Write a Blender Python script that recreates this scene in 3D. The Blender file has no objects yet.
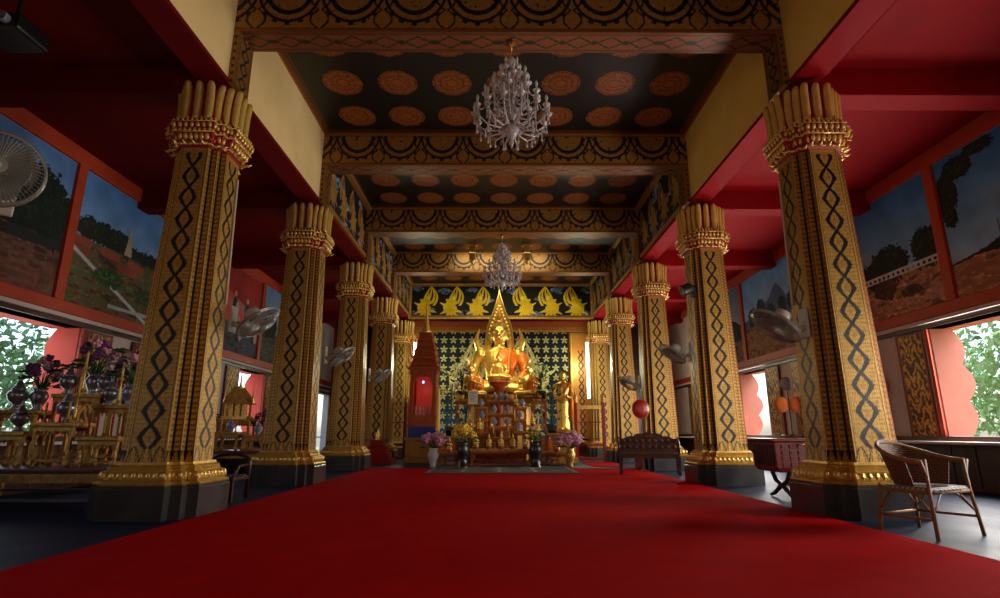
import bpy, bmesh, math, random
import numpy as np
from mathutils import Vector, Matrix
random.seed(7); np.random.seed(7)
PI = math.pi
S = bpy.context.scene
COL = S.collection

# ------------------------------------------------------------------ materials
def lin(c):
    return tuple((x/12.92 if x <= .04045 else ((x+.055)/1.055)**2.4) for x in c)
def rgb(r, g, b): return lin((r/255., g/255., b/255.))

def mat(name, c, rough=.5, metal=0., noise=0., nscale=8., bump=0., bscale=40., emit=None, estr=0., coat=0., trans=0., sheen=0., spec=.5):
    m = bpy.data.materials.new(name); m.use_nodes = True
    nt = m.node_tree; p = nt.nodes['Principled BSDF']
    p.inputs['Base Color'].default_value = (*c, 1)
    p.inputs['Roughness'].default_value = rough
    p.inputs['Metallic'].default_value = metal
    p.inputs['Coat Weight'].default_value = coat
    p.inputs['Transmission Weight'].default_value = trans
    p.inputs['Sheen Weight'].default_value = sheen; p.inputs['Specular IOR Level'].default_value = spec
    if emit:
        p.inputs['Emission Color'].default_value = (*emit, 1); p.inputs['Emission Strength'].default_value = estr
    tc = nt.nodes.new('ShaderNodeTexCoord')
    if noise > 0:
        n = nt.nodes.new('ShaderNodeTexNoise'); n.inputs['Scale'].default_value = nscale; n.inputs['Detail'].default_value = 5
        nt.links.new(tc.outputs['Object'], n.inputs['Vector'])
        r = nt.nodes.new('ShaderNodeMapRange'); r.inputs['From Min'].default_value = .3; r.inputs['From Max'].default_value = .7
        r.inputs['To Min'].default_value = 1-noise; r.inputs['To Max'].default_value = 1+noise*.6
        nt.links.new(n.outputs['Fac'], r.inputs['Value'])
        mx = nt.nodes.new('ShaderNodeVectorMath'); mx.operation = 'SCALE'; mx.inputs[0].default_value = c
        nt.links.new(r.outputs['Result'], mx.inputs['Scale']); nt.links.new(mx.outputs['Vector'], p.inputs['Base Color'])
    if bump > 0:
        n2 = nt.nodes.new('ShaderNodeTexNoise'); n2.inputs['Scale'].default_value = bscale; n2.inputs['Detail'].default_value = 4
        nt.links.new(tc.outputs['Object'], n2.inputs['Vector'])
        b = nt.nodes.new('ShaderNodeBump'); b.inputs['Strength'].default_value = bump; b.inputs['Distance'].default_value = .01
        nt.links.new(n2.outputs['Fac'], b.inputs['Height']); nt.links.new(b.outputs['Normal'], p.inputs['Normal'])
    return m

def vmat(name, rough=.45, bump=0., bscale=60., spec=.5):
    """surface coloured by the mesh's own 'Col' attribute; alpha = metallic share"""
    m = bpy.data.materials.new(name); m.use_nodes = True
    nt = m.node_tree; p = nt.nodes['Principled BSDF']
    a = nt.nodes.new('ShaderNodeAttribute'); a.attribute_name = 'Col'
    n = nt.nodes.new('ShaderNodeTexNoise'); n.inputs['Scale'].default_value = bscale*.4; n.inputs['Detail'].default_value = 3
    tc = nt.nodes.new('ShaderNodeTexCoord'); nt.links.new(tc.outputs['Object'], n.inputs['Vector'])
    r = nt.nodes.new('ShaderNodeMapRange'); r.inputs['From Min'].default_value = .3; r.inputs['From Max'].default_value = .7
    r.inputs['To Min'].default_value = .8; r.inputs['To Max'].default_value = 1.15; nt.links.new(n.outputs['Fac'], r.inputs['Value'])
    mx = nt.nodes.new('ShaderNodeVectorMath'); mx.operation = 'SCALE'
    nt.links.new(a.outputs['Color'], mx.inputs[0]); nt.links.new(r.outputs['Result'], mx.inputs['Scale'])
    nt.links.new(mx.outputs['Vector'], p.inputs['Base Color'])
    nt.links.new(a.outputs['Alpha'], p.inputs['Metallic'])
    p.inputs['Roughness'].default_value = rough; p.inputs['Specular IOR Level'].default_value = spec
    if bump:
        n2 = nt.nodes.new('ShaderNodeTexNoise'); n2.inputs['Scale'].default_value = bscale
        nt.links.new(tc.outputs['Object'], n2.inputs['Vector'])
        b = nt.nodes.new('ShaderNodeBump'); b.inputs['Strength'].default_value = bump; b.inputs['Distance'].default_value = .01
        nt.links.new(n2.outputs['Fac'], b.inputs['Height']); nt.links.new(b.outputs['Normal'], p.inputs['Normal'])
    return m

M = dict(
 gold=mat('gold', rgb(226,182,92), .34, .68, .25, 14, .3, 50),
 statue=mat('statue gold', rgb(246,200,92), .28, .75, .08, 4),
 leafgold=mat('crown leaf gilding', rgb(238,198,104), .32, .45, .15, 14, .2, 50),
 dgold=mat('dull gold', rgb(184,132,56), .45, .55, .4, 18, .6, 45),
 redgold=mat('red lacquer with gilding', rgb(165,72,30), .4, .25, .45, 22, .5, 50),
 red=mat('red paint', rgb(160,12,14), .5, 0, .12, 3),
 lacq=mat('red lacquer', rgb(150,22,14), .3, 0, .15, 6),
 ceildark=mat('aisle red with painted shade', rgb(104,8,8), .7, 0, .12, 2, spec=.12),  # darker copy of the aisle red; the dim side's shade put into its colour
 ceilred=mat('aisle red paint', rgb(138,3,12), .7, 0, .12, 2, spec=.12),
 frame=mat('orange red frame paint', rgb(176,58,24), .5, 0, .15, 5),
 ochre=mat('ochre plaster', rgb(232,188,88), .8, 0, .07, 2),
 cream=mat('cream plaster', rgb(240,206,140), .8, 0, .07, 2),
 white=mat('warm white plaster', rgb(206,186,178), .8, 0, .08, 2),
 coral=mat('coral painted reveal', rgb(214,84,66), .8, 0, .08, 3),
 corallit=mat('coral reveal with painted sunlight', rgb(244,160,138), .8, 0, .08, 3),  # lighter copy of the coral reveal, with sunlight put into its colour
 black=mat('black lacquer', rgb(14,13,15), .25, 0, 0),
 dwood=mat('dark wood', rgb(58,26,15), .35, 0, .35, 5, .2, 30),
 mwood=mat('carved brown wood', rgb(92,42,20), .35, 0, .35, 7, .3, 40),
 rwood=mat('red wood', rgb(110,24,18), .35, 0, .25, 7, .3, 30),
 wicker=mat('wicker cane', rgb(150,98,48), .45, 0, .4, 30, .6, 120),
 stone=mat('dark grey stone', rgb(66,64,62), .22, 0, .35, 3, .08, 20),
 plast=mat('white plastic', rgb(206,204,192), .4),
 cage=mat('fan wire', rgb(140,140,130), .35, .4),
 blade=mat('fan blade', rgb(100,104,100), .4),
 dark=mat('dark plastic', rgb(18,18,20), .4),
 crystal=mat('chandelier crystal', rgb(226,214,214), .08, 0, 0, trans=.35, coat=.5),
 brass=mat('brass', rgb(205,150,60), .28, .9),
 silver=mat('silver urn', rgb(150,152,160), .28, .75),
 orange=mat('orange cloth', rgb(190,92,34), .6, 0, .15, 6),
 saffron=mat('saffron robe', rgb(235,120,20), .4, .25, .12, 6),
 blue=mat('blue cloth', rgb(40,66,140), .6, 0, .1, 6),
 china=mat('blue and white porcelain', rgb(150,150,170), .25, 0, .45, 40),
 vase=mat('dark green vase', rgb(26,30,28), .2),
 wvase=mat('white vase', rgb(196,190,180), .3),
 leaf=mat('green leaf', rgb(46,104,36), .5, 0, .35, 9),
 dleaf=mat('dark leaf', rgb(24,52,26), .5, 0, .35, 9),
 purple=mat('purple orchid', rgb(120,52,110), .6, 0, .3, 12),
 pink=mat('pink blossom', rgb(214,150,168), .7, 0, .25, 14),
 yellow=mat('yellow blossom', rgb(226,178,34), .6, 0, .25, 14),
 candle=mat('red candle', rgb(190,20,40), .5), wax=mat('yellow candle', rgb(225,180,80), .5),
 paper=mat('paper', rgb(210,210,200), .8),
 tube=mat('fluorescent tube', (1,1,1), .4, emit=(.95,1.,.85), estr=14),
 glow=mat('small blue lamp', (.3,.4,1), .4, emit=(.25,.4,1), estr=3),
 nicheglow=mat('glowing niche red', (.6,.08,.06), .4, emit=(1,.06,.04), estr=.14),  # lets the niche back panel glow faintly; it is no lamp
 carpet=mat('red carpet', rgb(186,2,5), .95, 0, .12, 3, .4, 260, spec=.04),
 conduit=mat('white conduit', rgb(200,185,165), .5),
)
VM = vmat('painted and gilded surface', .42, .25, 70)
VP = vmat('matt painting', .7, 0, 6, .25)
VS = vmat('glossy gilt mosaic', .34, .5, 90)

def floor_mat():
    m = bpy.data.materials.new('polished dark tile'); m.use_nodes = True
    nt = m.node_tree; p = nt.nodes['Principled BSDF']
    tc = nt.nodes.new('ShaderNodeTexCoord')
    br = nt.nodes.new('ShaderNodeTexBrick'); br.offset = 0; br.inputs['Scale'].default_value = 1
    br.inputs['Brick Width'].default_value = .6; br.inputs['Row Height'].default_value = .6; br.inputs['Mortar Size'].default_value = .002
    br.inputs['Color1'].default_value = (*rgb(40,54,80),1); br.inputs['Color2'].default_value = (*rgb(32,46,72),1); br.inputs['Mortar'].default_value = (*rgb(16,18,22),1)
    n = nt.nodes.new('ShaderNodeTexNoise'); n.inputs['Scale'].default_value = 2.5; n.inputs['Detail'].default_value = 8
    nt.links.new(tc.outputs['Object'], br.inputs['Vector']); nt.links.new(tc.outputs['Object'], n.inputs['Vector'])
    mx = nt.nodes.new('ShaderNodeMix'); mx.data_type = 'RGBA'; mx.blend_type = 'MULTIPLY'; mx.inputs['Factor'].default_value = .6
    nt.links.new(br.outputs['Color'], mx.inputs['A']); nt.links.new(n.outputs['Color'], mx.inputs['B'])
    nt.links.new(mx.outputs['Result'], p.inputs['Base Color'])
    r = nt.nodes.new('ShaderNodeMapRange'); p.inputs['Specular IOR Level'].default_value = .14; p.inputs['Specular Tint'].default_value = (.12,.24,.46,1); r.inputs['To Min'].default_value = .42; r.inputs['To Max'].default_value = .62
    nt.links.new(n.outputs['Fac'], r.inputs['Value']); nt.links.new(r.outputs['Result'], p.inputs['Roughness'])
    return m

# ------------------------------------------------------------------ mesh builder
class MB:
    def __init__(s): s.v = []; s.f = []; s.mi = []; s.M = Matrix()
    def add(s, vs, fs, m=0):
        o = len(s.v)
        s.v += [tuple(s.M @ Vector(p)) for p in vs]
        s.f += [tuple(i+o for i in f) for f in fs]; s.mi += [m]*len(fs)
        return s
    def box(s, x0, x1, y0, y1, z0, z1, m=0):
        return s.add([(x0,y0,z0),(x1,y0,z0),(x1,y1,z0),(x0,y1,z0),(x0,y0,z1),(x1,y0,z1),(x1,y1,z1),(x0,y1,z1)],
              [(0,3,2,1),(4,5,6,7),(0,1,5,4),(1,2,6,5),(2,3,7,6),(3,0,4,7)], m)
    def loft(s, rings, m=0, cap=True):
        n = len(rings[0]); vs = [p for r in rings for p in r]; fs = []
        for k in range(len(rings)-1):
            for i in range(n):
                j = (i+1) % n; fs.append((k*n+i, k*n+j, (k+1)*n+j, (k+1)*n+i))
        if cap: fs.append(tuple(range(n-1,-1,-1))); fs.append(tuple((len(rings)-1)*n+i for i in range(n)))
        return s.add(vs, fs, m)
    def lathe(s, prof, c=(0,0,0), n=16, m=0, sx=1, sy=1):
        return s.loft([[(c[0]+r*sx*math.cos(2*PI*i/n), c[1]+r*sy*math.sin(2*PI*i/n), c[2]+z) for i in range(n)] for r, z in prof], m)
    def tube(s, pts, r, n=8, m=0):
        pts = [Vector(p) for p in pts]; k = len(pts)
        rr = r if isinstance(r, (list, tuple)) else [r]*k
        rings = []; up = Vector((0,0,1)); prev = None
        for i, p in enumerate(pts):
            d = (pts[min(i+1,k-1)]-pts[max(i-1,0)])
            if d.length < 1e-9: d = Vector((0,0,1))
            d.normalize()
            if prev is None:
                a = d.cross(up if abs(d.z) < .9 else Vector((1,0,0))).normalized()
            else:
                a = (prev - d*prev.dot(d))
                a = a.normalized() if a.length > 1e-6 else d.cross(Vector((1,0,.3))).normalized()
            prev = a; b = d.cross(a)
            rings.append([tuple(p+(a*math.cos(2*PI*j/n)+b*math.sin(2*PI*j/n))*rr[i]) for j in range(n)])
        return s.loft(rings, m)
    def ball(s, c, r, n=12, m=0, k=None):
        r = (r,r,r) if not isinstance(r, (list,tuple)) else r
        k = k or max(4, n//2)
        rings = []
        for i in range(1, k):
            a = PI*i/k
            rings.append([(c[0]+r[0]*math.sin(a)*math.cos(2*PI*j/n), c[1]+r[1]*math.sin(a)*math.sin(2*PI*j/n), c[2]-r[2]*math.cos(a)) for j in range(n)])
        o = len(rings)*n; vs = [p for q in rings for p in q]+[(c[0],c[1],c[2]-r[2]),(c[0],c[1],c[2]+r[2])]; fs = []
        for q in range(len(rings)-1):
            for i in range(n):
                j = (i+1)%n; fs.append((q*n+i,q*n+j,(q+1)*n+j,(q+1)*n+i))
        for i in range(n):
            j = (i+1)%n; fs.append((o, j, i)); fs.append((o+1, (len(rings)-1)*n+i, (len(rings)-1)*n+j))
        return s.add(vs, fs, m)
    def prism(s, poly, y0, y1, m=0):          # polygon in x,z extruded along y
        n = len(poly); vs = [(x,y0,z) for x,z in poly]+[(x,y1,z) for x,z in poly]
        fs = [tuple(range(n)), tuple(range(2*n-1,n-1,-1))]+[(i,i+n,(i+1)%n+n,(i+1)%n) for i in range(n)]
        return s.add(vs, fs, m)
    def build(s, name, mats, parent=None, smooth=False, bevel=0, remesh=0, loc=None, rot=None):
        me = bpy.data.meshes.new(name); me.from_pydata(s.v, [], s.f)
        for m in (mats if isinstance(mats, (list,tuple)) else [mats]): me.materials.append(m)
        me.polygons.foreach_set('material_index', s.mi)
        if smooth: me.polygons.foreach_set('use_smooth', [True]*len(s.f))
        me.update()
        bm = bmesh.new(); bm.from_mesh(me); bmesh.ops.recalc_face_normals(bm, faces=bm.faces); bm.to_mesh(me); bm.free()
        o = bpy.data.objects.new(name, me); COL.objects.link(o)
        if parent: o.parent = parent
        if loc: o.location = loc
        if rot: o.rotation_euler = rot
        if remesh:
            r = o.modifiers.new('r', 'REMESH'); r.mode = 'VOXEL'; r.voxel_size = remesh; r.use_smooth_shade = True
            q = o.modifiers.new('s', 'SMOOTH'); q.iterations = 3; q.factor = .5
        if bevel:
            b = o.modifiers.new('b', 'BEVEL'); b.width = bevel; b.segments = 2; b.limit_method = 'ANGLE'
        return o

def tag(o, label, cat, group=None, kind=None):
    o['label'] = label; o['category'] = cat
    if group: o['group'] = group
    if kind: o['kind'] = kind
    return o
def struct(o): o['kind'] = 'structure'; return o
def thing(name, loc, label, cat, group=None, rz=0):
    o = bpy.data.objects.new(name, None); o.empty_display_size = .1; COL.objects.link(o)
    o.location = loc; o.rotation_euler = (0,0,rz)
    return tag(o, label, cat, group)
def dup(root, loc, label, rz=None, group=None, scale=None):
    def cp(o, par):
        c = o.copy(); COL.objects.link(c)
        if par is not None: c.parent = par
        for ch in list(o.children): cp(ch, c)
        return c
    r = cp(root, None); r.location = loc; r['label'] = label
    if rz is not None: r.rotation_euler = (0,0,rz)
    if group: r['group'] = group
    if scale: r.scale = scale if not isinstance(scale,(int,float)) else (scale,)*3
    return r

# ---- painting on grids: fn(S,T) gives sRGB + metallic per vertex
def srgb2lin(a): return np.where(a <= .04045, a/12.92, ((np.maximum(a,0)+.055)/1.055)**2.4)
def set_cols(me, c):
    c = np.array(c, dtype=np.float32).reshape(-1,4).copy(); c[:,:3] = srgb2lin(np.clip(c[:,:3],0,1))
    at = me.color_attributes.new('Col', 'FLOAT_COLOR', 'POINT'); at.data.foreach_set('color', c.ravel())
def paint(name, o, du, dv, w, h, nu, nv, fn, m=None, parent=None):
    s = np.linspace(0,w,nu); t = np.linspace(0,h,nv); SS, TT = np.meshgrid(s,t)
    o = np.array(o); du = np.array(du,float); dv = np.array(dv,float)
    P = o + SS[...,None]*du + TT[...,None]*dv
    me = bpy.data.meshes.new(name)
    idx = np.arange(nu*nv).reshape(nv,nu)
    q = np.stack([idx[:-1,:-1],idx[:-1,1:],idx[1:,1:],idx[1:,:-1]],-1).reshape(-1,4)
    me.from_pydata(P.reshape(-1,3).tolist(), [], q.tolist()); me.materials.append(m or VM)
    set_cols(me, fn(SS,TT)); me.update()
    ob = bpy.data.objects.new(name, me); COL.objects.link(ob)
    if parent: ob.parent = parent
    return ob
def canvas(Sx, c): 
    a = np.zeros(Sx.shape+(4,)); a[...,:3] = np.array(c)/255.; return a
def put(a, mask, c, metal=0., k=1.):
    m = np.clip(mask.astype(float),0,1)[...,None]*k
    a[...] = a*(1-m) + np.array([c[0]/255.,c[1]/255.,c[2]/255.,metal])*m
def vnoise(x, y, seed=0, octv=4):
    r = np.zeros_like(x); amp = .5; f = 1.
    for o in range(octv):
        xi = np.floor(x*f).astype(int); yi = np.floor(y*f).astype(int); xf = x*f-xi; yf = y*f-yi
        def hsh(i,j):
            n = (i*374761393 + j*668265263 + (seed+o)*974711) & 0x7fffffff
            n = ((n ^ (n >> 13))*1274126177) & 0x7fffffff
            return (n & 0xffff)/65535.
        u = xf*xf*(3-2*xf); v = yf*yf*(3-2*yf)
        r += amp*((hsh(xi,yi)*(1-u)+hsh(xi+1,yi)*u)*(1-v)+(hsh(xi,yi+1)*(1-u)+hsh(xi+1,yi+1)*u)*v)
        amp *= .5; f *= 2
    return r
def ell(x, y, cx, cy, rx, ry, rot=0):
    c, s = math.cos(rot), math.sin(rot); dx, dy = x-cx, y-cy
    u = dx*c+dy*s; v = -dx*s+dy*c
    return (u/rx)**2+(v/ry)**2 < 1

# ------------------------------------------------------------------ room numbers
XC = .15; HALF = 3.71; YS = [6.2+3.6*i for i in range(5)]
XL, XR = XC-6.9, XC+6.9
YF, YB = -2.5, 23.
ZC = 6.45; ZA = 5.3; ZW = 5.05
WY = [4.4+3.6*i for i in range(5)]

# floor
f = MB().box(XL-.5,XR+.5,YF,YB,-.1,0).build('floor', floor_mat()); struct(f)
# carpet
cm = MB(); cm.box(-3.03,3.32,YF+.2,13.75,0,.012)
tag(cm.build('carpet', M['carpet']), 'broad plain red carpet running down the middle of the hall to the altar', 'carpet')
cm = MB(); cm.box(2.42,3.3,14.6,16.4,0,.012)
tag(cm.build('carpet', M['carpet']), 'smaller red carpet behind the carved bench, beside the altar', 'carpet')

# outer walls with window openings
def outer_wall(name, X, sgn, doors=()):
    mb = MB(); x0, x1 = sorted((X, X+sgn*.22))
    ops = [(y-.8,y+.8,.75,2.48) for y in WY]+[(a,b,0,2.3) for a,b in doors]
    y = YF
    for a,b,z0,z1 in ops:
        mb.box(x0,x1,y,a,0,ZA,0)
        if z0 > 0: mb.box(x0,x1,a,b,0,z0,0)
        mb.box(x0,x1,a,b,z1,ZA,0); y = b
    mb.box(x0,x1,y,YB,0,ZA,0)
    struct(mb.build(name, M['white']))
outer_wall('wall_left', XL, -1, [(20.9,22.4)])
outer_wall('wall_right', XR, 1)
struct(MB().box(XL-.2,XR+.2,YB,YB+.2,0,ZC+.2).build('wall_back', M['red']))
struct(MB().box(XL-.2,XR+.2,YF-.2,YF,0,ZC+.2).build('wall_front', M['red']))

# dado boarding with ledge under the windows
for sd, X, sg in (('left',XL,1),('right',XR,-1)):
    mb = MB(); ye = 20.8 if sd == 'left' else YB
    mb.box(*sorted((X,X+sg*.05)),YF,ye,0,.66); mb.box(*sorted((X,X+sg*.10)),YF,ye,.71,.78)
    k = YF
    while k < ye-.1: mb.box(*sorted((X+sg*.05,X+sg*.065)),k,k+.04,.05,.64); k += .45
    struct(mb.build('baseboard_'+sd, M['dwood'], bevel=.006))
    struct(MB().box(*sorted((X+sg*.0,X+sg*.34)),YF,ye,.665,.705).build('trim_%d'%(30 if sd=='left' else 31), M['white'], bevel=.006))
# lintel band over windows and picture rail
for i,(sd, X, sg) in enumerate((('left',XL,1),('right',XR,-1))):
    mb = MB(); mb.box(*sorted((X,X+sg*.10)),YF,YB,2.56,2.62)
    struct(mb.build('trim_%d'%(1+i), M['white']))
    mb = MB(); mb.box(*sorted((X,X+sg*.06)),YF,YB,2.64,2.82); mb.box(*sorted((X,X+sg*.06)),YF,YB,5.04,5.298)
    for k in range(6):
        y = 4.6+3.6*k; mb.box(*sorted((X,X+sg*.06)),y-.09,y+.09,2.82,5.04)
    struct(mb.build('trim_%d'%(3+i), M['frame'], bevel=.008))
    mb = MB(); mb.box(*sorted((X,X+sg*.05)),YF,YB,2.49,2.56)
    struct(mb.build('trim_%d'%(5+i), M['dwood']))

# windows: coral reveal with scalloped outer edge, frame, carved shutters folded back
def carved(Sx, T):
    a = canvas(Sx, (96,46,20)); w = Sx.max()
    x = (Sx/w-.5)
    n = vnoise(Sx*26, T*20, 5, 3)
    vine = np.abs(np.sin(T*13+np.sin(Sx*22)*1.8+vnoise(Sx*8,T*8,3)*5))
    put(a, (n > .5)|(vine < .4), (196,138,52), .6)
    put(a, vine > .93, (40,16,10), .2)
    put(a, np.abs(x) > .42, (150,50,24), .1); put(a, np.abs(x) > .47, (92,30,14), .1)
    return a
def window(i, X, sg, y):
    w = bpy.data.objects.new('window_%d'%i, None); COL.objects.link(w); w.location = (X, y, .75); struct(w)
    mb = MB()                                           # reveals
    for s in (-1,1):
        edge = []; n = 24
        for k in range(n+1):
            z = 1.73*k/n; d = .40 + .13*abs(math.sin(PI*3*k/n)) - .05*math.cos(2*PI*k/n)
            edge.append((d, z))
        vs = [(-sg*d, s*.79, z) for d,z in edge]+[(sg*.005, s*.79, z) for d,z in edge]
        mb.add(vs, [(k,k+1,n+2+k,n+1+k) for k in range(n)])
        vs2 = [(v[0], v[1]+s*.06, v[2]) for v in vs]
        mb.add(vs2, [(k,k+1,n+2+k,n+1+k) for k in range(n)])
        mb.add([(-sg*edge[k][0], s*(.79+e), edge[k][1]) for e in (0,.06) for k in range(n+1)], [(k,k+1,n+2+k,n+1+k) for k in range(n)])
    mb.box(*sorted((-sg*.0,-sg*.5)),-.86,.86,1.73,1.8); mb.box(*sorted((-sg*.0,-sg*.55)),-.86,.86,-.07,-.002)
    mb.build('reveal', M['coral' if sg > 0 else 'corallit'], w)
    mb = MB()
    for s in (-1,1): mb.box(*sorted((0,sg*.05)),*sorted((s*.8,s*.87)),0,1.73)
    mb.build('frame', M['frame'], w)
    for s in (-1,1):
        y0 = .88 if s > 0 else -.88-.62
        sh = MB().box(*sorted((sg*.02,sg*.06)),y0-.02,y0+.64,.0,1.72).build('shutter', M['rwood'], w, bevel=.01)
        paint('carved_panel', (sg*.066,y0+.02,.04), (0,1,0),(0,0,1), .58,1.64, 60,170, carved, VM, sh)
k = 1
for X, sg in ((XL,1),(XR,-1)):
    for y in WY[1:]: window(k, X, sg, y); k += 1

# door opening frame (side door at the far end)
d = MB(); X = XL
d.box(X,X+.06,20.82,20.9,0,2.38); d.box(X,X+.06,22.4,22.48,0,2.38); d.box(X,X+.06,20.9,22.4,2.3,2.38)
struct(d.build('door_1', M['rwood']))

# ------------------------------------------------------------------ ceilings
def ceil_paint(Sx, T):
    a = canvas(Sx, (10,9,10)); w, h = Sx.max(), T.max()
    rr = np.full(Sx.shape, 9.)
    cols = [w/2+(i-3)*.9 for i in range(7)]; rows = [h/2+(i-1)*.98 for i in range(3)]
    for cx in cols:
        for cy in rows:
            dx, dy = Sx-cx, T-cy; r = np.hypot(dx,dy); th = np.arctan2(dy,dx)
            R = .31*(1+.05*np.abs(np.cos(14*th)))
            rr = np.minimum(rr, r/R)
            ring = (r < R)
            put(a, ring, (160,92,44), .35)
            put(a, ring & (np.abs((r/.31*3.2+.5)%1-.5) < .10), (96,46,20), .3)
            put(a, ring & (np.cos(28*th) > .55) & (r > .12), (120,62,28), .35)
    bd = np.minimum(np.minimum(Sx,w-Sx),np.minimum(T,h-T))
    put(a, bd < .16, (112,60,28), .35); put(a, (bd<.13)&(bd>.1), (30,16,10)); put(a, bd < .03, (160,105,45), .5)
    return a
base = None
for i in range(-1,5):
    y0, y1 = 6.2+3.6*i+.19, 6.2+3.6*(i+1)-.19
    if i == -1: y0 = 2.8
    if base is None or i == 0:
        base = paint('ceiling', (XC-3.5,0,ZC), (1,0,0),(0,1,0), 7.0, y1-y0, 300, 150, ceil_paint, VM)
        o = base
    else: o = base.copy(); COL.objects.link(o)
    o.location = (0,y0,0); struct(o)
struct(MB().box(XL-.2,XR+.2,YF,YB,ZC+.25,ZC+.35).build('ceiling_roof', M['black']))
struct(MB().box(XC-3.5,XC+3.5,YF,2.8,ZC-.02,ZC).build('ceiling_entrance', M['black']))
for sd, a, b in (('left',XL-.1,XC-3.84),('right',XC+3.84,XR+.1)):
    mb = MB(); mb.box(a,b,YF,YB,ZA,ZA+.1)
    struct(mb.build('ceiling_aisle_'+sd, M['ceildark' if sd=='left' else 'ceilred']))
    mb = MB()
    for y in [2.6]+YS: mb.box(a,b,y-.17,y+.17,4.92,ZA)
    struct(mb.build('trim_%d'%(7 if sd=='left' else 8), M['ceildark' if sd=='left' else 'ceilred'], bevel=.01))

# longitudinal walls above the columns
for sd, s in (('left',-1),('right',1)):
    mb = MB(); xi, xo = XC+s*3.5, XC+s*3.85
    x0, x1 = sorted((xi,xo))
    mb.box(x0,x1,YF,21.4,ZW+.06,ZC+.2,0)
    mb.box(x0-.012,x1+.012,YF,21.4,ZW,ZW+.06,1)
    xq0,xq1 = sorted((xo,xo+s*.01)); mb.box(xq0,xq1,YF,21.4,ZW,ZC,1)
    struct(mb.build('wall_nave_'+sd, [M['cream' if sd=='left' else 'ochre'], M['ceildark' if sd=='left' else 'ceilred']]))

# transverse beams with garland pattern
def beam_face(Sx, T):
    h = T.max(); a = canvas(Sx, (168,120,54)); a[...,3] = .4
    p = .81; x = ((Sx-3.5)/p % 1 - .5)*p; d = h-.04-T
    r = np.hypot(x, d*.86)
    put(a, vnoise(Sx*30,T*30,2,2) > .6, (110,74,32), .3)
    tri = (np.abs(x) > .28)
    lf = np.abs(((p/2-np.abs(x))*1.0)-(.02+.10*np.abs(np.sin(d*11))))
    put(a, tri & (lf < .018), (12,10,10))
    put(a, (r > .375)&(r < .415), (12,10,10))
    put(a, (r > .255)&(r < .315), (12,10,10))
    put(a, (r <= .255)&(vnoise(Sx*16,T*16,9,2) > .57), (20,14,10))
    th = np.arctan2(x,d)
    put(a, (r > .415)&(r < .45)&(np.cos(th*18) > .3)&(np.abs(x)<.33), (12,10,10))
    put(a, T < .035, (150,92,40), .5); put(a, (T>.035)&(T<.05), (14,10,10))
    put(a, T > h-.035, (168,112,48), .5); put(a, (T<h-.035)&(T>h-.045), (14,10,10))
    return a
def beam_under(Sx, T):
    h = T.max(); a = canvas(Sx, (136,76,36)); a[...,3] = .4
    p = .42; x = (Sx/p % 1 - .5)*2; y = (T/h-.5)*2
    dm = np.abs(np.abs(x)*.75+np.abs(y)*1.15-.62)
    put(a, dm < .09, (16,10,8)); put(a, (np.abs(x) > .82)&(np.abs(y) < .2), (16,10,8))
    put(a, np.abs(y) > .72, (120,64,32), .4); put(a, (np.abs(y) > .7)&(np.abs(y) < .76), (16,10,8))
    return a
for i, y in enumerate(YS[:4]):
    t = bpy.data.objects.new('trim_%d'%(10+i), None); COL.objects.link(t); struct(t)
    MB().box(XC-3.5,XC+3.5,y-.19,y+.19,5.8,ZC-.002).build('beam_core', M['dgold'], t)
    bf = paint('beam_face', (XC-3.5,y-.196,5.8),(1,0,0),(0,0,1),7.,ZC-5.8,620,64,beam_face,VM,t)
    paint('beam_soffit', (XC-3.5,y-.196,5.795),(1,0,0),(0,1,0),7.,.392,420,30,beam_under,VM,t)
    for s in (-1,1):            # pilaster strips running down the side wall
        px = XC+s*3.46
        pb = MB(); pb.box(px-.04,px+.04,y-.19,y+.19,5.06,5.8)
        pb.build('pilaster', M['dgold'], t)
        def pil(Sx,T):
            a = canvas(Sx,(140,92,40)); a[...,3]=.4; x=(Sx/.38-.5)*2; yy=(T/.2%1-.5)*2
            put(a,(np.abs(np.abs(x)+np.abs(yy)*.6-.5)<.13),(20,14,10)); put(a,(np.abs(x)>.75)&(np.abs(x)<.84),(14,10,10)); return a
        paint('pilaster_face',(px-s*.044,y-.19,5.06),(0,1,0),(0,0,1),.38,.74,30,60,pil,VM,t)
        def pil2(Sx,T):
            a = canvas(Sx,(150,104,44)); a[...,3]=.4; put(a,(np.sin(T*60)>.2)&(Sx>.02)&(Sx<.06),(24,16,10)); return a
        paint('pilaster_edge',(px-.04,y-.194,5.06),(1,0,0),(0,0,1),.08,.74,10,80,pil2,VM,t)
    # gold cornices along bays
for i in range(4):
    y0, y1 = YS[i]+.19, YS[i+1]-.19
    t = MB()
    for s in (-1,1):
        x0,x1 = sorted((XC+s*3.5,XC+s*3.38)); 
        if i >= 1: t.box(x0,x1,y0,y1,ZC-.09,ZC-.005)
        x0,x1 = sorted((XC+s*3.5,XC+s*3.45)); 
        if i >= 1: t.box(x0,x1,y0,y1,ZW+.06,ZW+.15)
    if i >= 1: struct(t.build('trim_%d'%(20+i), M['dgold']))

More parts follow.
